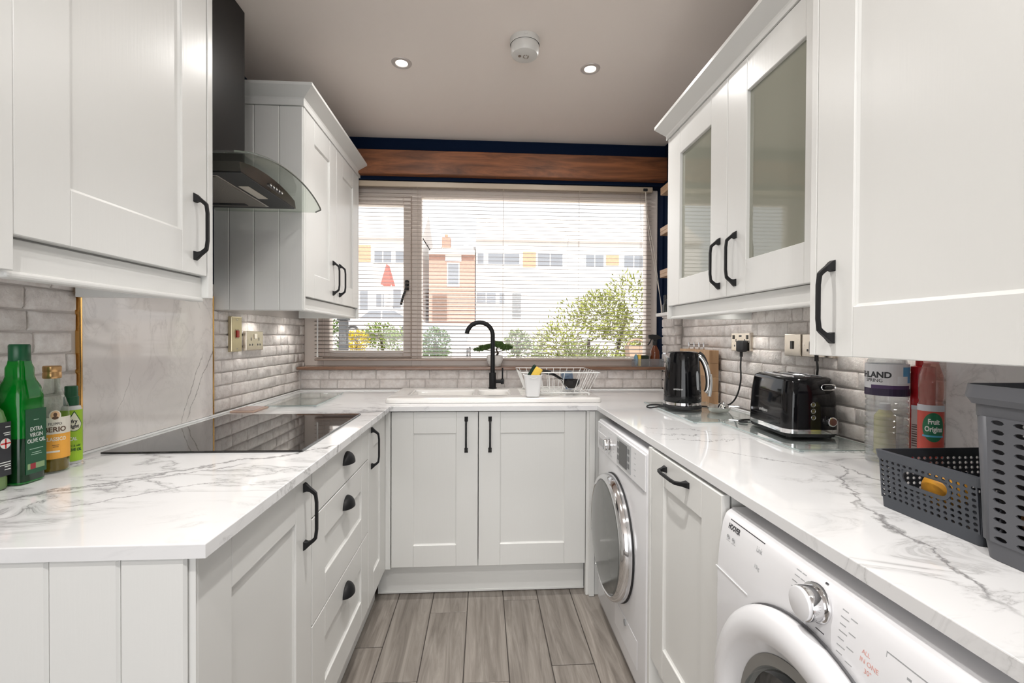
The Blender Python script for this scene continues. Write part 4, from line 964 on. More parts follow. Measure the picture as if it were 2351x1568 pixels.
# glass board and pot stand beside the hob
grey_print = mat('clouded_grey_print', (.44, .45, .42), .3, noise=.35, bscale=9)
t = thing('glass_board', 'clear glass chopping board lying between hob and window', 'chopping board', (-.885, .21, .9005))
t.rotation_euler = (0, 0, math.radians(2.5)); WM[t.name] = Matrix.Translation((-.885, .21, .9005)) @ Matrix.Rotation(math.radians(2.5), 4, 'Z')
bm = new(); box(bm, -.110, .110, -.235, .232, .0065, .0105, .0015); obj('glass_sheet', bm, board_glass, t)
bm = new(); box(bm, -.085, .085, -.19, .19, .0052, .0058); obj('printed_pattern', bm, grey_print, t, label='mottled grey print')
bm = new()
for x in (-.1, .1):
    for y in (-.22, .22): cyl(bm, (x, y, .0032), .006, .0064, 'z', 12)
obj('feet', bm, tray_plastic, t)
bm = new(); bx = .1105; tube(bm, [(-bx, -.2355, .0085), (bx, -.2355, .0085), (bx, .2325, .0085), (-bx, .2325, .0085)], .0018, 5, closed=True); obj('glass_edge', bm, mat('green_glass_edge', (.36, .44, .43), .1), t)
t = thing('pot_stand', 'small square pot stand tile with a wooden edge behind the hob', 'pot stand', (-1.014, -.095, .9005))
bm = new(); box(bm, -.048, .048, -.066, .066, 0, .008, .001); obj('frame', bm, mat('pale_wood', (.62, .45, .36), .5), t)
bm = new(); box(bm, -.042, .042, -.060, .060, .008, .0095, .0005); obj('tile', bm, mat('dusky_tile', (.46, .34, .31), .25, noise=.5, bscale=40), t)

# ================================================================ SINK AREA
wire_m = mat('white_coated_wire', (.82, .82, .80), .35)
t = thing('dish_rack', 'white wire dish rack standing on the sink drainer', 'dish rack', (.352, .32, .9265))
bm = new(); tx0, tx1, ty0, ty1, tz = -.195, .197, -.185, .18, .116; bx0, bx1, by0, by1 = -.155, .150, -.15, .15
tube(bm, [(tx0, ty0, tz), (tx1, ty0, tz), (tx1, ty1, tz), (tx0, ty1, tz)], .0026, 8, closed=True); obj('top_rim', bm, wire_m, t, smooth=True)
bm = new(); tube(bm, [(bx0, by0, .012), (bx1, by0, .012), (bx1, by1, .012), (bx0, by1, .012)], .0022, 8, closed=True); obj('bottom_rim', bm, wire_m, t, smooth=True)
def wire(pts):
    bm = new(); tube(bm, pts, .0016, 6); obj('wire', bm, wire_m, t, smooth=True)
for k in range(10):
    f = (k+.5)/10; xt, xb = tx0+(tx1-tx0)*f, bx0+(bx1-bx0)*f
    if 1 < k < 4 or 6 < k < 9 or k == 5: wire([(xt, ty0, tz), (xb, by0, .012), (xb, by1, .012), (xt, ty1, tz)])
    else: wire([(xb, by0, .012), (xb, by1, .012), (xt, ty1, tz)])
for k in range(7):
    f = (k+.5)/7; yt, yb = ty0+(ty1-ty0)*f, by0+(by1-by0)*f
    wire([(tx1, yt, tz), (bx1, yb, .012), (bx0, yb, .012), (tx0, yt, tz)])
wire([(-.02, -.12, .012), (-.02, -.12, .075), (.02, -.12, .075), (.05, -.12, .03), (.11, -.12, .03), (.11, -.12, .075)])
wire([(-.02, .05, .012), (-.02, .05, .075), (.02, .05, .075), (.05, .05, .03), (.11, .05, .03), (.11, .05, .075)])
bm = new()
for x in (bx0, bx1):
    for y in (by0, by1): cyl(bm, (x, y, .006), .005, .012, 'z', 10)
obj('feet', bm, wire_m, t)
t = thing('cutlery_caddy', 'white plastic cutlery caddy with a sponge in it, hooked in the dish rack', 'caddy', (.216, .142, .9265))
bm = new(); pr = [(.031, 0), (.033, .003), (.043, .100), (.047, .104), (.047, .107), (.0415, .107), (.031, .006)]
lathe(bm, pr, n=40, power=5, sy=.8, cap1=True); obj('tub', bm, white_plastic, t, smooth=True)
bm = new(); tube(bm, smooth_path([(-.018, -.037, .092), (0, -.039, .090), (.018, -.037, .092)]), .002, 6); obj('hook_slot', bm, mat('caddy_shadow', (.6, .6, .6), .4), t)
t = thing('sponge', 'yellow and dark green scouring sponge standing in the white caddy', 'sponge', (.203, .142, 1.012), 0)
t.rotation_euler = (math.radians(0), math.radians(30), math.radians(-12))
bm = new(); box(bm, -.006, .032, -.026, .026, 0, .068, .006, 2); obj('foam', bm, mat('yellow_foam', (.80, .55, .09), .9, bump=.6, bscale=150), t, smooth=True)
bm = new(); box(bm, -.020, -.006, -.026, .026, 0, .070, .002); obj('scourer', bm, mat('dark_green_scourer', (.012, .035, .022), .95, bump=.8, bscale=200), t)
t = thing('ladle', 'black ladle lying in the dish rack', 'ladle', (.42, .22, .955))
bm = new(); lathe(bm, [(.006, 0), (.030, .008), (.045, .028), (.048, .046), (.045, .046), (.028, .012), (.004, .004)], n=32, cap0=True); o = obj('bowl', bm, black_gloss, t, smooth=True)
bm = new(); tube(bm, smooth_path([(-.044, -.01, .044), (-.085, -.03, .070), (-.115, -.045, .082)]), .007, 10); obj('handle', bm, black_gloss, t, smooth=True)
bm = new(); tube(bm, [(-.113, -.044, .083), (-.150, -.058, .092)], .0115, 10); obj('grip', bm, black_soft, t, smooth=True)
t = thing('glass_tumbler', 'clear tumbler with blue tint leaning in the dish rack', 'glass', (.44, .34, .945)); t.rotation_euler = (.25, -.3, 0)
bm = new(); lathe(bm, [(.022, 0), (.026, .004), (.032, .085), (.0305, .085), (.024, .008)], n=28, cap1=True); obj('glass_wall', bm, thinglass('blue_tinted_glass', (.62, .72, .82), ior=1.5, body=.25, bodycol=(.35, .42, .52)), t, smooth=True)
# bonsai
t = thing('bonsai', 'small artificial bonsai in a ribbed white pot on the window sill', 'plant', (.041, .6095, 1.0432))
bm = new(); lathe(bm, [(.030, 0), (.037, .004), (.046, .028), (.0485, .048), (.045, .064), (.042, .066), (.039, .062), (.037, .054)], n=40); obj('pot', bm, mat('ribbed_white_pot', (.68, .65, .62), .6, bump=1.0, bscale=60, stretch=(.2, .2, 8)), t, smooth=True)
bm = new(); cyl(bm, (0, 0, .054), .037, .003, 'z', 20); obj('soil', bm, mat('dark_soil', (.05, .035, .025), .9), t)
bark = mat('dark_bark', (.045, .030, .020), .8, bump=.5, bscale=80)
bm = new(); tube(bm, smooth_path([(.004, 0, .054), (.018, -.004, .078), (.010, -.008, .098), (.020, -.006, .122)]), .006, 8, rads=[.0075-.0045*i/24 for i in range(25)])
tube(bm, smooth_path([(.014, -.005, .085), (-.014, -.012, .088), (-.035, -.014, .095), (-.07, -.016, .100)]), .003, 6); tube(bm, smooth_path([(.016, -.005, .085), (.04, -.008, .092), (.060, -.010, .104)]), .003, 6); obj('trunk', bm, bark, t, smooth=True)
needle = mat('deep_green_needles', (.075, .135, .030), .6, noise=.5, bscale=60)
def tuft(bm, c, rad, n, L=.013, w=.0018, rnd=random):
    for _ in range(n):
        d = Vector((rnd.gauss(0, 1), rnd.gauss(0, 1), rnd.gauss(0, 1))).normalized(); k = rnd.uniform(.6, 1)
        p = Vector((c[0]+rad[0]*d.x*k, c[1]+rad[1]*d.y*k, c[2]+rad[2]*d.z*k))
        e = (d+Vector((0, 0, .6))+Vector((rnd.uniform(-.6, .6), rnd.uniform(-.6, .6), rnd.uniform(-.3, .6)))).normalized()*L
        s = e.cross(Vector((rnd.uniform(-1, 1), rnd.uniform(-1, 1), rnd.uniform(-1, 1)))).normalized()*w
        bm.faces.new([bm.verts.new(q) for q in (p-s, p+s, p+e)])
for c, r, n in (((-.095, -.014, .098), (.030, .014, .010), 260), ((-.062, -.014, .110), (.032, .018, .013), 380), ((-.028, -.012, .118), (.026, .018, .012), 300), ((.014, -.006, .132), (.036, .020, .015), 420), ((.062, -.008, .110), (.034, .018, .015), 420), ((.030, -.006, .122), (.03, .02, .014), 300), ((.088, -.008, .114), (.016, .012, .009), 150)):
    bm = new(); bmesh.ops.create_icosphere(bm, subdivisions=2, radius=1, matrix=Matrix.Translation(c) @ Matrix.Diagonal((r[0]*.8, r[1]*.8, r[2]*.75, 1))); tuft(bm, c, r, n); obj('foliage', bm, needle, t)
# tray on the sill
t = thing('sill_tray', 'clear plastic tray of cleaning things at the right end of the window sill', 'tray', (.962, .6245, 1.0432))
bm = new(); x0, x1, y0, y1, h, th = -.084, .088, -.032, .034, .046, .002
box(bm, x0+.004, x1-.004, y0, y1, 0, th); box(bm, x0, x1, y0-th, y0, 0, h); box(bm, x0, x1, y1, y1+th, 0, h); box(bm, x0, x0+th, y0, y1, 0, h); box(bm, x1-th, x1, y0, y1, 0, h); obj('tray_shell', bm, tray_plastic, t)
t = thing('spray_bottle', 'amber spray bottle with black trigger in the clear sill tray', 'spray bottle', (1.008, .625, 1.0455))
bm = new(); lathe(bm, [(.026, 0), (.029, .004), (.029, .065), (.026, .090), (.016, .112), (.011, .122), (.011, .130)], n=32); obj('bottle_body', bm, mat('amber_plastic', (.125, .032, .010), .18), t, smooth=True)
bm = new(); cyl(bm, (0, 0, .137), .0135, .024, 'z', 20, bv=.001); obj('collar', bm, black_soft, t, smooth=True)
bm = new(); prism(bm, [(-.036, .166), (-.040, .186), (-.018, .190), (.012, .188), (.040, .172), (.040, .168), (.012, .160), (.010, .148), (-.010, .148), (-.012, .160)], -.009, .009, 'xz', 'y'); obj('spray_head', bm, black_soft, t)
bm = new(); tube(bm, smooth_path([(-.022, 0, .165), (-.027, 0, .150), (-.038, 0, .132), (-.044, 0, .126)]), .004, 8); obj('trigger', bm, black_soft, t, smooth=True)
t = thing('scouring_sponge', 'yellow and black scouring sponge upright in the sill tray', 'sponge', (.935, .622, 1.0455), math.radians(-8))
bm = new(); box(bm, -.032, -.016, -.024, .024, 0, .068, .003, 2); obj('foam', bm, mat('yellow_foam', (.80, .55, .09), .9), t, smooth=True)
bm = new(); box(bm, -.016, .030, -.026, .024, 0, .064, .004); obj('scourer', bm, mat('black_green_scourer', (.014, .022, .012), .95, bump=.8, bscale=200), t)
t = obj('blue_cloth', bmesh.ops.create_icosphere((bm := new()), subdivisions=3, radius=1, matrix=Matrix.Translation((0, 0, .036)) @ Matrix.Diagonal((.010, .026, .036, 1))) and bm, mat('blue_cloth', (.16, .32, .42), .9, bump=1, bscale=30), None, smooth=True, loc=(.891, .622, 1.0455))
tag(t, 'crumpled blue cloth at the left end of the sill tray', 'cloth')
# small shelves on the right wall beside the window
pine = wood('pale_pine', (.42, .26, .15), (.66, .46, .30), scale=(20, 3, 20), rough=.5, bump=.05)
for z, lab in ((2.023, 'highest of the small pine shelves right of the blind'), (1.795, 'second highest small pine shelf right of the blind'), (1.556, 'third small pine shelf down right of the blind')):
    bm = new(); box(bm, 0, .137, 0, .31, 0, .02, .002); box(bm, 0, .008, 0, .31, .02, .042, .001); tag(obj('small_shelf', bm, pine, None, loc=(.974, .155, z)), lab, 'shelf', 'small pine shelves beside the window')
bm = new(); box(bm, 0, .160, 0, .18, 0, .018, .002); tag(obj('small_shelf', bm, mat('white_shelf', (.74, .72, .70), .5), None, loc=(.951, .285, 1.336)), 'white lowest shelf holding a little bottle right of the blind', 'shelf')
t = thing('small_bottle', 'little clear bottle with dark stopper on the lowest shelf by the window', 'bottle', (.972, .37, 1.3545))
bm = new(); lathe(bm, [(.014, 0), (.016, .002), (.013, .035), (.006, .055), (.005, .075)], n=20); obj('bottle_body', bm, clear_glass, t, smooth=True)
bm = new(); cyl(bm, (0, 0, .085), .006, .024, 'z', 12); obj('stopper', bm, ink, t, smooth=True)
t = thing('small_bottle', 'little dark glass bottle behind the clear one on the lowest shelf', 'bottle', (.990, .43, 1.3545))
bm = new(); lathe(bm, [(.014, 0), (.015, .002), (.015, .04), (.006, .055), (.006, .10)], n=20); obj('bottle_body', bm, mat('dark_glass', (.02, .022, .03), .05), t, smooth=True)

# ================================================================ RIGHT WORKTOP
def glass_board(label, x0, x1, y0, y1):
    t = thing('glass_board', label, 'chopping board', ((x0+x1)/2, (y0+y1)/2, .9005)); w, h = (x1-x0)/2, (y1-y0)/2
    bm = new(); box(bm, -w, w, -h, h, .0045, .0085, .0012); obj('glass_sheet', bm, board_glass, t)
    bm = new(); tube(bm, [(-w, -h, .0065), (w, -h, .0065), (w, h, .0065), (-w, h, .0065)], .0017, 5, closed=True); obj('glass_edge', bm, mat('green_glass_edge', (.36, .44, .43), .1), t)
    bm = new()
    for x in (-w+.015, w-.015):
        for y in (-h+.015, h-.015): cyl(bm, (x, y, .0022), .006, .0044, 'z', 12)
    obj('feet', bm, tray_plastic, t)
glass_board('clear glass board under the kettle and squeezer', .742, 1.045, -.473, .050)
glass_board('clear glass board under the toaster', .843, 1.085, -.906, -.4785)
# kettle
kt = thing('kettle', 'gloss black jug kettle with chrome arched handle on its base', 'kettle', (.848, -.135, .9092), 0)
kt.scale = (.95, .95, 1.0)
bm = new(); lathe(bm, [(.078, 0), (.084, .002), (.085, .012), (.080, .017)], n=48); obj('power_base', bm, black_soft, kt, smooth=True)
bm = new(); lathe(bm, [(.080, .0165), (.0825, .018), (.0815, .029), (.080, .030)], n=48); obj('chrome_band', bm, chrome, kt, smooth=True, label='chrome band')
bm = new(); lathe(bm, [(.0805, .029), (.0835, .034), (.0825, .06), (.0795, .12), (.0745, .19), (.0705, .232), (.068, .240)], n=56, cap1=True); obj('body', bm, black_gloss, kt, smooth=True)
bm = new(); lathe(bm, [(.0685, .2395), (.067, .244), (.055, .2475), (.004, .2485)], n=48, cap0=False); obj('lid', bm, black_gloss, kt, smooth=True)
bm = new(); prism(bm, [(-.060, .208), (-.088, .238), (-.086, .241), (-.050, .241)], -.018, .018, 'xz', 'y'); obj('spout', bm, chrome, kt, label='chrome pouring lip')
ha = math.radians(-24); hd_ = Vector((math.cos(ha), math.sin(ha), 0))
def hp(r, z): return (hd_.x*r, hd_.y*r, z)
bm = new(); pts = smooth_path([hp(.045, .232), hp(.068, .229), hp(.090, .205), hp(.105, .165), hp(.111, .120), hp(.107, .085), hp(.098, .072)], 6); nn = len(pts)
tube(bm, pts, .011, 14, rads=[.0095+.0035*math.sin(PI*i/(nn-1)) for i in range(nn)]); obj('handle', bm, chrome, kt, smooth=True, label='chrome arched handle')
bm = new(); pts = smooth_path([hp(.070, .243), hp(.088, .228), hp(.101, .200), hp(.105, .19)], 5); tube(bm, pts, .0075, 10); obj('lid_button', bm, black_soft, kt, smooth=True)
bm = new(); pts = smooth_path([hp(.117, .150), hp(.1205, .120), hp(.119, .085), hp(.115, .055)], 5); tube(bm, pts, .008, 10); obj('grip_back', bm, mat('silver_plastic', (.62, .63, .64), .3, .4), kt, smooth=True)
wa = math.radians(-60)
bm = new(); pv = None
for k in range(9):
    z = .085+.08*k/8; rr_ = (.0825+(.0795-.0825)*(z-.06)/.06 if z < .12 else .0795+(.0745-.0795)*(z-.12)/.07)+.0009; hw_ = .11*math.sqrt(max(.15, 1-(abs(k-4)/4.2)**6)); row = [bm.verts.new((rr_*math.cos(wa+hw_*q/3), rr_*math.sin(wa+hw_*q/3), z)) for q in range(-3, 4)]
    if pv:
        for q in range(6): bm.faces.new((pv[q], pv[q+1], row[q+1], row[q]))
    pv = row
obj('water_gauge', bm, mat('grey_gauge', (.34, .36, .38), .25), kt, smooth=True, label='grey water gauge')
pr_w = mat('silver_print', (.62, .62, .62), .4)
text('ambiano', .0125, pr_w, kt, (0, 0, .088), (1, 0, 0), (0, 0, 1), .0002, bend=((0, 0), .0818, math.radians(-126)))
text('<->', .0125, pr_w, kt, (0, 0, .050), (1, 0, 0), (0, 0, 1), .0002, bend=((0, 0), .0838, math.radians(-52)))
bm = new(); tube(bm, smooth_path([(-.075, .015, .006), (-.10, .06, .0055), (-.125, .085, .0), (-.142, .07, -.005), (-.138, .04, -.005), (-.122, .015, .0005), (-.105, .003, .0055), (-.082, -.005, .006)]), .0034, 8); obj('flex_loop', bm, black_soft, kt, smooth=True)
# knife block
kb = thing('knife_block', 'slim end-grain wooden knife block against the brick wall behind the kettle', 'knife block', (1.067, .16, .9005))
blk = wood('butcher_block', (.30, .16, .075), (.62, .40, .22), scale=(12, 12, 2.5), rough=.45, rnd=.25, bump=.03)
for z0, z1 in ((0, .062), (.0625, .13), (.1305, .195), (.1955, .257)):
    bm = new(); box(bm, -.023, .023, -.145, .19, z0, z1, .0012); obj('block', bm, blk, kb)
for i, y in enumerate((.05, .10, .155, .215)):
    t = thing('knife', ('nearest the camera','second','third','farthest')[i]+' steel knife handle of the row standing in the knife block', 'knife', (1.062, y+.06, 1.158), 0, 'knives in the wooden block')
    bm = new(); cyl(bm, (0, 0, .018), .0042, .036, 'z', 12, bv=.001); obj('handle', bm, chrome, t, smooth=True)
    bm = new(); cyl(bm, (.014, 0, .024), .0012, .022, 'x', 8); obj('crossbar', bm, ink, t)  # thin dark bar to one side of the post
# lemon squeezer
t = thing('lemon_squeezer', 'small polished steel lemon squeezer on the glass board', 'squeezer', (.948, -.262, .9092), math.radians(-25))
bm = new(); lathe(bm, [(.018, 0), (.034, .003), (.042, .014), (.044, .022), (.042, .022), (.034, .008), (.01, .005)], n=36, sx=1.05); obj('dish', bm, steel, t, smooth=True)
bm = new(); lathe(bm, [(.022, .006), (.022, .02), (.018, .032), (.009, .042), (.002, .045)], n=24, c=(.016, 0, 0)); obj('reamer', bm, chrome, t, smooth=True)
bm = new(); prism(bm, [(.038, -.004), (.078, -.007), (.090, 0), (.078, .007), (.038, .004)], .026, .030, 'xy', 'z'); obj('tab', bm, chrome, t)
# toaster
ts = thing('toaster', 'gloss black two-slice toaster with chrome base band', 'toaster', (.994, -.645, .9092), math.radians(-5))
ts.scale = (1.05, 1.05, 1.09)
def rrect(hx, hy, r, z, n=6):
    pts = []
    for (sx_, sy_, a0) in ((1, 1, 0), (-1, 1, 90), (-1, -1, 180), (1, -1, 270)):
        for k in range(n):
            a = math.radians(a0+90*k/(n-1)); pts.append(((hx-r)*sx_+r*math.cos(a), (hy-r)*sy_+r*math.sin(a), z))
    return pts
def loft(bm, secs, cap0=True, cap1=True):
    rs = [[bm.verts.new(p) for p in s] for s in secs]; n = len(rs[0])
    for A, B in zip(rs, rs[1:]):
        for k in range(n): bm.faces.new((A[k], A[(k+1) % n], B[(k+1) % n], B[k]))
    if cap0: bm.faces.new(rs[0][::-1])
    if cap1: bm.faces.new(rs[-1])
    return bm
HX, HY = .081, .124
bm = new(); loft(bm, [rrect(HX-.006, HY-.006, .03, .004), rrect(HX-.002, HY-.002, .032, .014)])
for x in (-.055, .055):
    for y in (-.095, .095): cyl(bm, (x, y, .0035), .010, .007, 'z', 12)
obj('base', bm, black_soft, ts)
bm = new(); loft(bm, [rrect(HX, HY, .034, .014), rrect(HX, HY, .034, .026)]); obj('chrome_band', bm, chrome, ts, smooth=True, label='chrome band')
bm = new(); loft(bm, [rrect(HX-.001, HY-.001, .034, .026), rrect(HX-.001, HY-.001, .034, .060), rrect(HX-.004, HY-.004, .034, .12), rrect(HX-.009, HY-.009, .033, .158), rrect(HX-.013, HY-.013, .031, .167), rrect(HX-.020, HY-.020, .026, .171)]); body = obj('body', bm, black_gloss, ts, smooth=True, angle=60)
bm = new(); loft(bm, [rrect(HX-.022, HY-.026, .02, .1705), rrect(HX-.022, HY-.026, .02, .1725)]); tpp = obj('top_plate', bm, mat('dark_chrome', (.30, .30, .31), .2, 1), ts, smooth=True)
for x in (-.024, .024):
    bm = new(); box(bm, x-.015, x+.015, -.085, .085, .1725, .1732); obj('slot', bm, ink, tpp)
    bm = new(); box(bm, x-.0175, x-.0150, -.088, .088, .1725, .175, .0008); box(bm, x+.0150, x+.0175, -.088, .088, .1725, .175, .0008); obj('slot_rim', bm, chrome, tpp)
def fy(z): return -(HY-.001-.003*max(0, (z-.06)/.06) if z < .12 else HY-.004-.005*(z-.12)/.038)
for z in (.060, .078, .096):
    bm = new(); tube(bm, [(-.004+.006*math.cos(a*PI/10), fy(z)-.001, z+.006*math.sin(a*PI/10)) for a in range(20)], .0012, 6, closed=True); cyl(bm, (-.004, fy(z), z), .0045, .004, 'y', 16); obj('button', bm, mat('dark_steel_button', (.25, .25, .25), .25, 1), ts, smooth=True)
bm = new(); y = fy(.145)-.004; tube(bm, [(.040+s*.013+.007*math.cos(a), y, .145+.007*math.sin(a)) for s, a in [(1, -PI/2+PI*k/6) for k in range(7)]+[(-1, PI/2+PI*k/6) for k in range(7)]], .0018, 6, closed=True); obj('lever_rim', bm, chrome, ts, smooth=True)
bm = new(); box(bm, .027, .053, y-.006, y+.004, .1405, .1495, .003); obj('lever', bm, black_gloss, ts)
bm = new(); cyl(bm, (.044, fy(.05)-.006, .05), .0135, .014, 'y', 28, bv=.002); kn = obj('browning_dial', bm, chrome, ts, smooth=True)
bm = new(); cyl(bm, (.044, fy(.05)-.0135, .05), .010, .002, 'y', 24); obj('dial_face', bm, mat('dial_face', (.30, .16, .15), .15, .8), kn, smooth=True)
text('ambiano', .015, pr_w, ts, (-HX+.0008, .010, .064), (0, -1, 0), (0, 0, 1), .0003)
bm = new()
for i in range(22):
    for j in range(3):
        box(bm, -HX-.0003, -HX+.0012, .085-i*.008-.0025, .085-i*.008+.0025, .036+j*.007, .0395+j*.007, .0008)
obj('relief_pattern', bm, black_gloss, ts)
# drinks bottles
def bottle(label, loc, prof, m, capz, capr, capm, n=40):
    t = thing('drinks_bottle', label, 'bottle', loc)
    bm = new(); lathe(bm, prof, n=n); obj('bottle_body', bm, m, t, smooth=True, angle=30)
    bm = new(); lathe(bm, [(capr, capz), (capr+.001, capz+.002), (capr+.001, capz+.017), (capr-.001, capz+.019)], n=24); obj('cap', bm, capm, t, smooth=True)
    return t
ribs = [(.034, 0), (.044, .004)]
z = .008
while z < .165: ribs += [(.0445, z), (.0445, z+.009), (.0415, z+.0115), (.0415, z+.0125), (.0445, z+.015)]; z += .0155
ribs += [(.0445, .245), (.040, .262), (.022, .285), (.0135, .296), (.0135, .300)]
t = bottle('clear ribbed water bottle with white and purple label on the right worktop', (1.011, -.995, .9005), ribs, pet, .298, .014, mat('purple_cap', (.10, .03, .16), .4))
bm = new(); arc_patch(bm, .0452, 0, 2*PI, .172, .252, 40); lb = obj('label', bm, mat('white_label', (.72, .72, .74), .45), t, label='white and purple label')
bm = new(); arc_patch(bm, .0455, 0, 2*PI, .172, .190, 40); obj('label_band', bm, mat('dark_purple_print', (.030, .018, .055), .45), lb)
bm = new(); arc_patch(bm, .0455, math.radians(-175), math.radians(-60), .190, .199, 20); obj('label_band', bm, mat('mid_purple_print', (.075, .04, .12), .45), lb)
bm = new(); arc_patch(bm, .0455, math.radians(-88), math.radians(-50), .205, .245, 10); obj('label_sky', bm, mat('blue_print', (.10, .34, .60), .45), lb)
bm = new(); arc_patch(bm, .0458, math.radians(-105), math.radians(-72), .203, .222, 10); obj('label_cloud', bm, mat('white_label2', (.80, .82, .85), .45), lb)
text('HIGHLAND', .0205, ink, lb, (0, 0, .224), (1, 0, 0), (0, 0, 1), .0002, bend=((0, 0), .0458, math.radians(-186)), bold=.0008)
text('SPRING', .0125, ink, lb, (0, 0, .210), (1, 0, 0), (0, 0, 1), .0002, bend=((0, 0), .0458, math.radians(-168)))
t = bottle('pale yellow cordial bottle seen through the clear water bottle', (1.066, -.930, .9005), [(.020, 0), (.024, .003), (.024, .105), (.016, .118), (.011, .124)], mat('yellow_cordial', (.62, .56, .17), .15), .122, .0115, white_plastic)
t = bottle('red cordial bottle with barcode label behind the other bottles', (1.0735, -1.031, .9005), [(.022, 0), (.0245, .004), (.0245, .228), (.0238, .230), (.0238, .233), (.0245, .235), (.024, .246), (.015, .249)], mat('red_cordial', (.40, .008, .014), .12), .248, .0135, mat('red_cap', (.45, .02, .02), .4))
bm = new(); arc_patch(bm, .0250, math.radians(-190), math.radians(-30), .030, .150, 20); lb = obj('label', bm, mat('grey_pink_label', (.52, .43, .41), .5), t, label='greyish barcode label')
bm = new(); arc_patch(bm, .0253, math.radians(-190), math.radians(-30), .140, .150, 20); obj('label_band', bm, mat('grey_white_print', (.55, .56, .60), .45), lb)
for k in range(10):
    bm = new(); arc_patch(bm, .0253, math.radians(-186), math.radians(-40), .048+k*.0058, .0505+k*.0058+.0006*(k % 3), 12); obj('bar', bm, mat('brown_bar_print', (.12, .07, .065), .5), lb)
t = bottle('pink juice drink bottle with green and red label beside the marble panel', (.999, -1.126, .9005), [(.020, 0), (.0225, .004), (.0225, .165), (.0205, .172), (.0222, .182), (.0225, .205), (.0215, .232), (.015, .255), (.0125, .262)], pet_pink, .26, .013, mat('pink_cap', (.60, .30, .28), .4))
LA = math.radians(-128)
bm = new(); arc_patch(bm, .0229, LA-1.7, LA+1.7, .048, .166, 30); lb = obj('label', bm, mat('strawberry_label', (.55, .07, .045), .45), t, label='red label with green badge')
bm = new(); arc_patch(bm, .0231, LA-1.7, LA+1.7, .152, .166, 30); obj('label_band', bm, mat('grey_white_print', (.55, .56, .60), .45), lb)
obj('badge', oval(new(), .0237, LA+.1, .116, .0205, .033), mat('green_badge', (.012, .16, .07), .45), lb, label='green badge')
text('Fruit\nOrigins', .0165, lw, lb, (0, 0, .120), (1, 0, 0), (0, 0, 1), .0002, bend=((0, 0), .0240, LA+.1), squash=.66, bold=.0005)
bm = new(); arc_patch(bm, .0236, LA-.75, LA+.9, .094, .098, 12); obj('badge_band', bm, mat('light_blue_print', (.10, .42, .62), .45), lb)
text('strawberry', .010, lw, lb, (0, 0, .066), (1, 0, 0), (0, 0, 1), .0002, bend=((0, 0), .0236, LA), squash=.7)

# ---- plastic baskets
def perf(bm, O, U, V, nx, ny, hw, hh, skip=(), bow=None):
    """a perforated wall: each cell a square ring round an eight-sided hole"""
    O, U, V = Vector(O), Vector(U), Vector(V); cu, cv = U/nx, V/ny
    for i in range(nx):
        for j in range(ny):
            if (i, j) in skip: continue
            c = O+cu*(i+.5)+cv*(j+.5)
            ou = [(-.5, -.5), (0, -.5), (.5, -.5), (.5, 0), (.5, .5), (0, .5), (-.5, .5), (-.5, 0)]
            inn = [(-hw*.7, -hh*.7), (0, -hh), (hw*.7, -hh*.7), (hw, 0), (hw*.7, hh*.7), (0, hh), (-hw*.7, hh*.7), (-hw, 0)]
            A = [bm.verts.new(c+cu*a+cv*b) for a, b in ou]; B = [bm.verts.new(c+cu*a+cv*b) for a, b in inn]
            for k in range(8): bm.faces.new((A[k], A[(k+1) % 8], B[(k+1) % 8], B[k]))
def shellify(o, th, off=0):
    m = o.modifiers.new('thickness', 'SOLIDIFY'); m.thickness = th; m.offset = off
def weld(bm): bmesh.ops.remove_doubles(bm, verts=bm.verts, dist=.0004); return bm
slate = mat('slate_grey_plastic', (.052, .058, .070), .5)
ash = mat('ash_grey_plastic', (.098, .101, .112), .5)
bk = thing('storage_basket', 'low dark grey perforated basket with an oval hand hole on the right worktop', 'basket', (.858, -1.384, .9005))
x0, x1, y0, y1, zb, zt_ = -.128, .135, -.088, .088, .018, .104; fl = .006
def bw(side, z):  # outline flares outwards towards the rim
    return fl*(z/zt_)
for nm, O, U, skip in (('side', (x0, y1, zb), (0, -(y1-y0), 0), {(i, j) for i in range(4, 11) for j in (4, 5, 6)}), ('side', (x1, y0, zb), (0, y1-y0, 0), {(i, j) for i in range(4, 11) for j in (4, 5, 6)}), ('end', (x1, y1, zb), (-(x1-x0), 0, 0), ()), ('end', (x0, y0, zb), (x1-x0, 0, 0), ())):
    bm = new(); out = Vector(U).cross(Vector((0, 0, 1))).normalized()
    perf(bm, O, U, Vector((0, 0, zt_-zb-.012))+out*fl*1.0, 15 if nm == 'side' else 22, 8, .30, .32, skip); weld(bm); o = obj('perforated_'+nm, bm, slate, bk); shellify(o, .0022)
bm = new(); hx_, hy_ = (x1-x0)/2, (y1-y0)/2
loft(bm, [rrect(hx_+fl-.003, hy_+fl-.003, .006, .0905), rrect(hx_+fl+.0015, hy_+fl+.0015, .008, .0905), rrect(hx_+fl+.004, hy_+fl+.004, .009, .1055), rrect(hx_+fl-.003, hy_+fl-.003, .006, .1065), rrect(hx_+fl-.003, hy_+fl-.003, .006, .0905)], False, False); bm.transform(Matrix.Translation(((x0+x1)/2, 0, 0)))
obj('rim', bm, slate, bk)
bm = new(); loft(bm, [rrect((x1-x0)/2, (y1-y0)/2, .006, 0), rrect((x1-x0)/2+.001, (y1-y0)/2+.001, .006, .0185)]); bm.transform(Matrix.Translation(((x0+x1)/2, 0, 0))); 
bm.faces.ensure_lookup_table(); obj('base', bm, slate, bk)
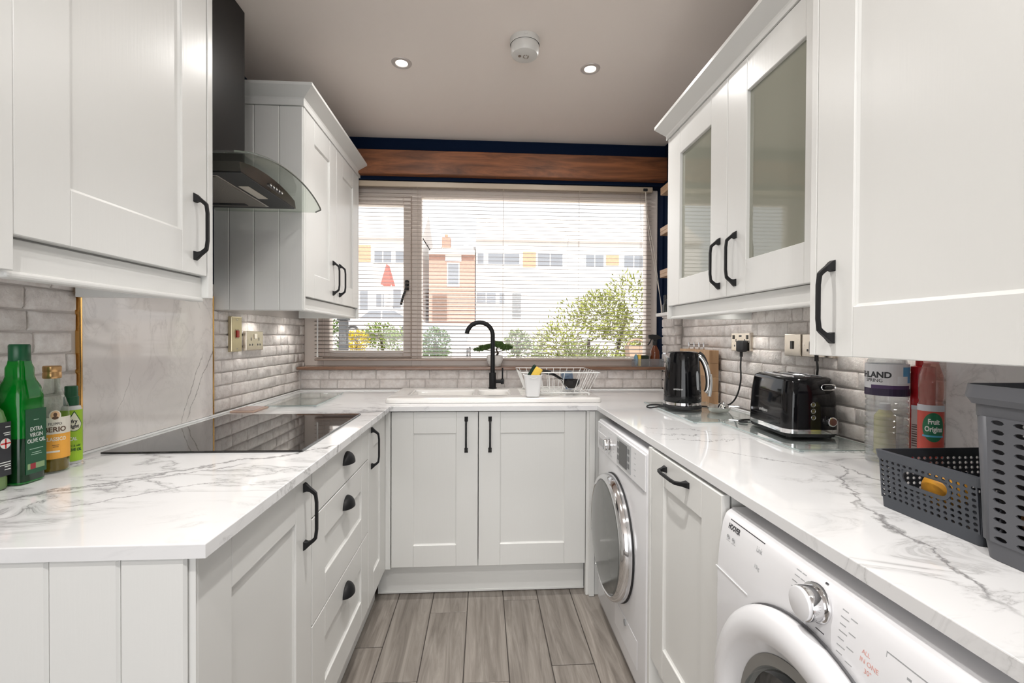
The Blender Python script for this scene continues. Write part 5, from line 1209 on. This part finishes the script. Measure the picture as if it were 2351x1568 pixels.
for xx, e in ((x0-.0035, -1), (x1+.0035, 1)):
    bm = new(); cyy = (y1+y0)/2; cz_ = zb+(zt_-zb-.012)*5.5/8
    o_, i_ = [], []
    for s, a in [(1, -PI/2+PI*k/8) for k in range(9)]+[(-1, PI/2+PI*k/8) for k in range(9)]:
        o_.append((s*.029+.0175*math.cos(a), .0175*math.sin(a))); i_.append((s*.029+.0115*math.cos(a), .0115*math.sin(a)))
    for dx in (0, .003):
        pass
    A = [bm.verts.new((xx-.0015, cyy+p[0], cz_+p[1])) for p in o_]; B = [bm.verts.new((xx-.0015, cyy+p[0], cz_+p[1])) for p in i_]
    A2 = [bm.verts.new((xx+.0015, cyy+p[0], cz_+p[1])) for p in o_]; B2 = [bm.verts.new((xx+.0015, cyy+p[0], cz_+p[1])) for p in i_]
    n = len(A)
    for k in range(n):
        q = (k+1) % n; bm.faces.new((A[k], A[q], B[q], B[k])); bm.faces.new((A2[k], B2[k], B2[q], A2[q])); bm.faces.new((A[k], A2[k], A2[q], A[q])); bm.faces.new((B[k], B[q], B2[q], B2[k]))
    obj('hand_hole_rim', bm, slate, bk)
def fruit(name, label, cat, loc, s, m, group=None):
    bm = new(); bmesh.ops.create_uvsphere(bm, u_segments=24, v_segments=14, radius=1, matrix=Matrix.Diagonal((s[0], s[1], s[2], 1)))
    tag(obj(name, bm, m, None, smooth=True, loc=loc), label, cat, group)
orange = mat('orange_peel', (.78, .36, .03), .5, bump=.2, bscale=150)
fruit('orange', 'orange inside the low grey basket, seen through its hand hole', 'fruit', (.778, -1.372, .9540), (.032, .033, .0315), orange)
tb = thing('tall_basket', 'tall grey slotted plastic basket at the right edge of the worktop', 'basket', (.842, -1.63, .9005))
x0, x1, y0, y1, zb, zt_ = -.138, .135, -.150, .140, .026, .205
for nm, O, U, nx in (('side', (x0, y1-.018, zb), (0, -(y1-y0-.036), 0), 9), ('side', (x1, y0+.018, zb), (0, y1-y0-.036, 0), 9), ('end', (x1-.018, y1, zb), (-(x1-x0-.036), 0, 0), 9), ('end', (x0+.018, y0, zb), (x1-x0-.036, 0, 0), 9)):
    bm = new(); out = Vector(U).cross(Vector((0, 0, 1))).normalized()
    perf(bm, O, U, Vector((0, 0, zt_-zb))+out*.008, nx, 13, .31, .27, {(i, j) for i in (3, 4, 5) for j in (11, 12)} if nm == 'side' else ()); weld(bm); o = obj('slotted_'+nm, bm, ash, tb); shellify(o, .003)
for (cx_, cy_, a0) in ((x1-.018, y1-.018, 0), (x0+.018, y1-.018, 90), (x0+.018, y0+.018, 180), (x1-.018, y0+.018, 270)):
    bm = new(); g = []
    for zz, e in ((zb, 0), (zt_, .008)):
        g.append([bm.verts.new((cx_+(.018+e)*math.cos(math.radians(a0+15*k)), cy_+(.018+e)*math.sin(math.radians(a0+15*k)), zz)) for k in range(7)])
    for k in range(6): bm.faces.new((g[0][k], g[0][k+1], g[1][k+1], g[1][k]))
    o = obj('corner', bm, ash, tb, smooth=True); shellify(o, .003)
def ringwall(bm, e0, z0, e1, z1, th=.004):
    hx, hy_ = (x1-x0)/2, (y1-y0)/2; c = Matrix.Translation(((x0+x1)/2, (y0+y1)/2, 0))
    loft(bm, [rrect(hx+e0-th, hy_+e0-th, .018, z0), rrect(hx+e0, hy_+e0, .02, z0), rrect(hx+e1, hy_+e1, .024, z1), rrect(hx+e1-th, hy_+e1-th, .02, z1), rrect(hx+e0-th, hy_+e0-th, .018, z0)], False, False); bm.transform(c)
bm = new(); ringwall(bm, .008, .2045, .010, .226); obj('upper_band', bm, ash, tb, smooth=True)
bm = new(); ringwall(bm, .012, .222, .017, .231, .008); obj('rim_roll', bm, ash, tb, smooth=True)
bm = new(); ringwall(bm, .017, .231, .016, .250, .003); obj('rim_lip', bm, ash, tb, smooth=True)
bm = new(); loft(bm, [rrect((x1-x0)/2-.003, (y1-y0)/2-.003, .02, 0), rrect((x1-x0)/2, (y1-y0)/2, .02, .0265)]); bm.transform(Matrix.Translation(((x0+x1)/2, (y0+y1)/2, 0))); obj('base', bm, ash, tb, smooth=True)
onion = mat('brown_onion_skin', (.42, .20, .075), .45, noise=.3, bscale=14, stretch=(3, 3, .6)); potato = mat('potato_skin', (.50, .36, .20), .75, noise=.25, bscale=25)
rr = random.Random(4)
for k, (a, b, c, s) in enumerate(((-.085, .085, .033, .034), (-.085, .005, .033, .035), (-.085, -.075, .033, .034), (.0, .085, .033, .036), (.0, .0, .033, .036), (.08, .06, .033, .035), (-.06, .045, .094, .034), (-.06, -.04, .094, .035), (.02, .045, .094, .034), (-.075, .075, .152, .030), (-.07, .0, .154, .033), (.01, .02, .156, .033))):
    on = k % 3 != 1
    fruit('onion' if on else 'potato', ('brown onion' if on else 'pale potato')+' in the '+('bottom', 'middle', 'top')[0 if c < .05 else 1 if c < .12 else 2]+' layer of the tall grey basket, '+('aisle' if a < -.03 else 'wall' if a > .05 else 'middle')+' side, '+('window end' if b > .03 else 'camera end' if b < -.03 else 'halfway along'), 'vegetable', (.842+a, -1.63+b, .9005+c+.0265-.033+.034), (s, s*.97, s*.94), onion if on else potato, 'onions in the tall basket' if on else 'potatoes in the tall basket')

# ================================================================ OUTSIDE
paving = mat('pale_paving', (.66, .61, .57), .9, noise=.15, bscale=1.5)
bm = new(); V = [[bm.verts.new((x, y, z)) for x in (-40, 40)] for y, z in ((.80, -.02), (4, -.02), (12, .1), (17, .25), (22, 1.15), (25, 1.75), (36, 2.35), (60, 2.6))]
for a, b in zip(V, V[1:]): bm.faces.new((a[0], a[1], b[1], b[0]))
g = obj('garden_ground', bm, paving); g['kind'] = 'structure'
dgreen, ygreen = (.06, .11, .025), (.30, .32, .05)
def leafmat(n, c): return mat(n, c, .85, spec=.15, noise=.45, bscale=2.5)
def leaves(bm, c, r, n, L, w, rnd, arching=False):
    for _ in range(n):
        d = Vector((rnd.gauss(0, 1), rnd.gauss(0, 1), rnd.gauss(0, 1))).normalized(); k = rnd.uniform(.55, 1.0)
        p = Vector((c[0]+r[0]*d.x*k, c[1]+r[1]*d.y*k, c[2]+r[2]*d.z*k)); e = (d*.8+Vector((rnd.uniform(-1, 1), rnd.uniform(-1, 1), rnd.uniform(-.6, 1)))).normalized()*L*rnd.uniform(.6, 1.3)
        s = e.cross(Vector((rnd.uniform(-1, 1), rnd.uniform(-1, 1), rnd.uniform(-1, 1)))).normalized()*w
        bm.faces.new([bm.verts.new(q) for q in (p, p+e*.5+s, p+e, p+e*.5-s)])
def shrub(name, label, loc, blobs, m, n, L, w, seed, stem=True):
    t = thing(name, label, 'shrub', loc); rnd = random.Random(seed)
    bm = new()
    for c, r in blobs: leaves(bm, c, r, n, L, w, rnd)
    o = obj('foliage', bm, m, t); o['kind'] = 'stuff'
    if stem:
        for c, r in blobs[:3]:
            bm = new(); tube(bm, smooth_path([(c[0]*.4, c[1]*.4, 0), (c[0]*.7, c[1]*.7, c[2]*.5), c], 4), .03, 6); obj('stem', bm, bark, t)
    return t
# positions: outside things are placed by distance; x = (px-1106)/1070*(y+2.133)
def px(p, y): return (p-1106)/1070*(y+2.133)-.026
def pz(q, y): return 1.2165+(773-q)/1070*(y+2.133)
shrub('flowering_shrub', 'large yellow-green shrub filling the right half of the window view', (px(1350, 6), 6, -.02), [((0, 0, 1.2), (1.0, .8, .75)), ((.75, .2, 1.7), (.55, .6, .75)), ((-.55, 0, .95), (.5, .5, .55)), ((.1, -.1, .55), (.9, .6, .5)), ((1.0, .2, .7), (.55, .5, .7)), ((.25, .1, 1.65), (.5, .5, .45))], leafmat('yellow_green_leaves', (.25, .27, .07)), 1100, .11, .013, 3)
shrub('palm_shrub', 'spiky palm-like shrub low in the garden in front of the large shrub', (px(1330, 4.6), 4.6, -.02), [((0, 0, .75), (.38, .35, .35)), ((.35, 0, .60), (.3, .3, .3))], leafmat('sage_leaves', (.17, .20, .08)), 420, .24, .011, 5)
shrub('rounded_bush', 'round dark green bush left of the tap spout outside', (px(998, 5.2), 5.2, -.02), [((0, 0, 1.13), (.23, .23, .25)), ((.0, 0, .80), (.27, .26, .32)), ((0, 0, .4), (.25, .24, .3))], leafmat('dark_leaves', (.085, .14, .035)), 900, .055, .012, 6)
shrub('garden_bush', 'bright green bush behind the window mullion', (px(915, 7.5), 7.5, -.02), [((0, 0, 1.0), (.42, .3, .42)), ((-.4, .1, 1.25), (.40, .3, .27)), ((0, 0, .5), (.4, .3, .4))], leafmat('fresh_leaves', (.16, .22, .04)), 800, .07, .014, 7)
shrub('yellow_bush', 'bright yellow bush low on the left of the window view', (px(820, 7), 7, -.02), [((0, 0, 1.17), (.24, .2, .18)), ((0, 0, .85), (.26, .2, .25))], leafmat('yellow_leaves', (.55, .42, .02)), 700, .05, .013, 8)
shrub('leafy_bush', 'mid green bush behind the bonsai', (px(1185, 5.4), 5.4, -.02), [((0, 0, 1.16), (.22, .2, .18)), ((.12, 0, .9), (.34, .25, .24)), ((.05, 0, .5), (.3, .25, .3))], leafmat('mid_leaves', (.15, .19, .06)), 700, .06, .012, 9)
shrub('hedge', 'dark clipped hedge at the far left of the window view', (px(770, 4), 4, -.02), [((0, 0, 1.1), (.13, .2, .38)), ((0, 0, .6), (.14, .2, .4))], leafmat('dark_leaves', (.085, .14, .035)), 500, .05, .012, 10, False)
t = thing('gate_post', 'dark grey gate post beside the hedge outside', 'post', (px(792, 3.4), 3.4, -.02))
bm = new(); box(bm, -.045, .045, -.05, .05, 0, 1.42, .01); obj('post', bm, mat('dark_grey_wood', (.07, .075, .08), .7), t); bm = new(); box(bm, -.06, .06, -.065, .065, 1.42, 1.45, .01); obj('cap', bm, mat('dark_grey_wood', (.07, .075, .08), .7), t)
t = thing('garden_trug', 'wooden garden trug with arched handle outside below the shrub', 'trug', (px(1463, 3.2), 3.2, -.02))
tw = mat('weathered_wood', (.40, .28, .20), .8); zt0 = pz(792, 3.2)+.02
bm = new(); box(bm, -.045, .045, -.045, .045, 0, zt0-.13, .005); obj('stand', bm, tw, t)
bm = new(); prism(bm, [(-.115, zt0), (.115, zt0), (.10, zt0-.13), (-.10, zt0-.13)], -.08, .08, 'xz', 'y'); obj('trough', bm, tw, t)
bm = new(); tube(bm, [(-.10*math.cos(PI*k/12), 0, zt0+.075*math.sin(PI*k/12)) for k in range(13)], .012, 8); obj('handle', bm, tw, t, smooth=True)
# houses across the road
render_w = mat('white_render', (.72, .70, .68), .9); tilehung = mat('orange_tile_panel', (.52, .30, .20), .85, noise=.2, bscale=8); redbrick = mat('red_brick_wall', (.42, .25, .20), .9, noise=.25, bscale=6)
roof_m = mat('pale_roof_tiles', (.60, .56, .53), .9, noise=.15, bscale=3); wframe = mat('white_upvc', (.75, .75, .75), .4); dpane = mat('far_window_pane', (.22, .235, .26), .08); door_g = mat('grey_front_door', (.20, .21, .22), .5); garage_m = mat('brown_garage_door', (.16, .09, .06), .6)
def house(label, x0, x1, y, z0, ze, zr, wallm, wins, panels=(), doors=(), chim=None, depth=8):
    t = thing('house', label, 'house', ((x0+x1)/2, y, z0), 0); c = (x0+x1)/2
    bm = new(); box(bm, x0-c, x1-c, 0, depth, 0, ze-z0); obj('wall', bm, wallm, t)
    bm = new(); prism(bm, [(-.35, ze-z0), (depth/2, zr-z0), (depth+.35, ze-z0), (depth+.35, ze-z0-.15), (-.35, ze-z0-.15)], x0-c, x1-c, 'yz', 'x'); obj('roof', bm, roof_m, t)
    for a, b, q0, q1 in wins:
        bm = new(); box(bm, a-c, b-c, -.06, .05, q0-z0, q1-z0); f = obj('window', bm, wframe, t)
        n = 2 if (b-a) > 1.2 else 1; w = (b-a-.08*(n+1))/n
        for k in range(n):
            bm = new(); box(bm, a-c+.08+k*(w+.08), a-c+.08+k*(w+.08)+w, -.075, -.06, q0-z0+.08, q1-z0-.08); obj('pane', bm, dpane, f)
    for a, b, q0, q1, m in panels:
        bm = new(); box(bm, a-c, b-c, -.05, .02, q0-z0, q1-z0); obj('tile_panel', bm, m, t)
    for a, b, q0, q1, m in doors:
        bm = new(); box(bm, a-c, b-c, -.07, .02, q0-z0, q1-z0); obj('door', bm, m, t)
    if chim:
        a, b, q = chim; bm = new(); box(bm, a-c, b-c, 2.5, 3.4, ze-z0-.3, q-z0); ch = obj('chimney', bm, redbrick, t)
        bm = new(); cyl(bm, ((a+b)/2-c, 2.9, q-z0+.15), .12, .3, 'z', 10); obj('chimney_pot', bm, tilehung, ch)
    return t
Y = 35; P = lambda p: px(p, Y); Q = lambda q: pz(q, Y)
house('white rendered terraced house at the left of the window view', P(640), P(968), Y, 2.3, Q(548), Q(470), render_w, [(P(858), P(900), Q(608), Q(578)), (P(905), P(950), Q(608), Q(578)), (P(826), P(848), Q(716), Q(668)), (P(862), P(884), Q(708), Q(676)), (P(900), P(922), Q(712), Q(664))], [(P(824), P(852), Q(605), Q(567), tilehung)], [])
t = house('red brick house with gabled porch in the middle of the window view', P(984), P(1086), Y-.6, 2.3, Q(585), Q(548), redbrick, [(P(1024), P(1052), Q(660), Q(607))], [(P(1020), P(1056), Q(604), Q(588), render_w), (P(1028), P(1076), Q(738), Q(690), mat('pink_brick', (.46, .25, .20), .9, noise=.2, bscale=5))], [(P(992), P(1024), Q(738), Q(678), garage_m)], (P(1006), P(1026), Q(535)))
house('white rendered terraced house with bay windows right of centre', P(1088), P(1300), Y, 2.3, Q(548), Q(470), render_w, [(P(1090), P(1108), Q(608), Q(580)), (P(1114), P(1190), Q(608), Q(580)), (P(1228), P(1290), Q(612), Q(578)), (P(1088), P(1136), Q(699), Q(668)), (P(1140), P(1156), Q(699), Q(670))], [(P(1196), P(1226), Q(612), Q(577), tilehung)], [(P(1172), P(1192), Q(731), Q(672), door_g)])
house('white rendered terraced house half hidden by the big shrub', P(1300.5), P(1640), Y, 2.3, Q(548), Q(470), render_w, [(P(1340), P(1386), Q(612), Q(580)), (P(1202), P(1222), Q(700), Q(670)) if False else (P(1430), P(1480), Q(612), Q(580))], [(P(1390), P(1420), Q(605), Q(582), tilehung)], [])
t = thing('porch', 'red pointed porch roof in front of the left house', 'porch', (P(903), Y-2.2, Q(735)))
bm = new(); prism(bm, [(-.42, Q(664)-Q(735)), (.42, Q(664)-Q(735)), (0, Q(621)-Q(735))], -.6, .6, 'xz', 'y'); obj('roof', bm, mat('dull_red_tile', (.45, .13, .11), .8), t)
bm = new(); box(bm, -.36, -.30, -.5, -.44, 0, Q(664)-Q(735)); obj('post', bm, wframe, t); bm = new(); box(bm, .30, .36, -.5, -.44, 0, Q(664)-Q(735)); obj('post', bm, wframe, t)
def car(label, x, y, z, m, flip=1):
    t = thing('car', label, 'car', (x, y, z))
    bm = new(); prism(bm, [(-2.0, .25), (-2.05, .62), (-1.9, .80), (-1.1, .92), (-.55, 1.38), (.75, 1.42), (1.5, .98), (2.0, .92), (2.08, .55), (2.0, .25)], -.82, .82, 'xz', 'y')
    bmesh.ops.recalc_face_normals(bm, faces=bm.faces); bmesh.ops.bevel(bm, geom=list(bm.edges), offset=.06, segments=2, affect='EDGES'); obj('body', bm, m, t, smooth=True)
    for pts in ([(-1.0, .95), (-.5, 1.32), (.05, 1.34), (.05, .95)], [(.12, .95), (.12, 1.34), (.70, 1.34), (1.3, .98)]):
        bm = new(); prism(bm, pts, -.84, -.80, 'xz', 'y'); obj('window', bm, dpane, t)
    for wx in (-1.3, 1.3):
        for wy in (-.78, .78):
            bm = new(); cyl(bm, (wx, wy, .31), .31, .2, 'y', 24, bv=.03); w_ = obj('wheel', bm, black_soft, t, smooth=True)
            bm = new(); cyl(bm, (wx, wy+(.1 if wy > 0 else -.1), .31), .18, .02, 'y', 16); obj('hubcap', bm, steel, w_)
    return t
car('white car parked across the road beyond the yellow bush', px(880, 22), 22, 1.15, mat('white_car_paint', (.75, .75, .76), .2, coat=.5))
_c = car('silver car parked end-on beside the round bush outside', px(1020, 15), 15, .22, mat('silver_car_paint', (.42, .44, .46), .25, .6))
_c.rotation_euler = (0, 0, PI/2)
bpy.context.view_layer.update()
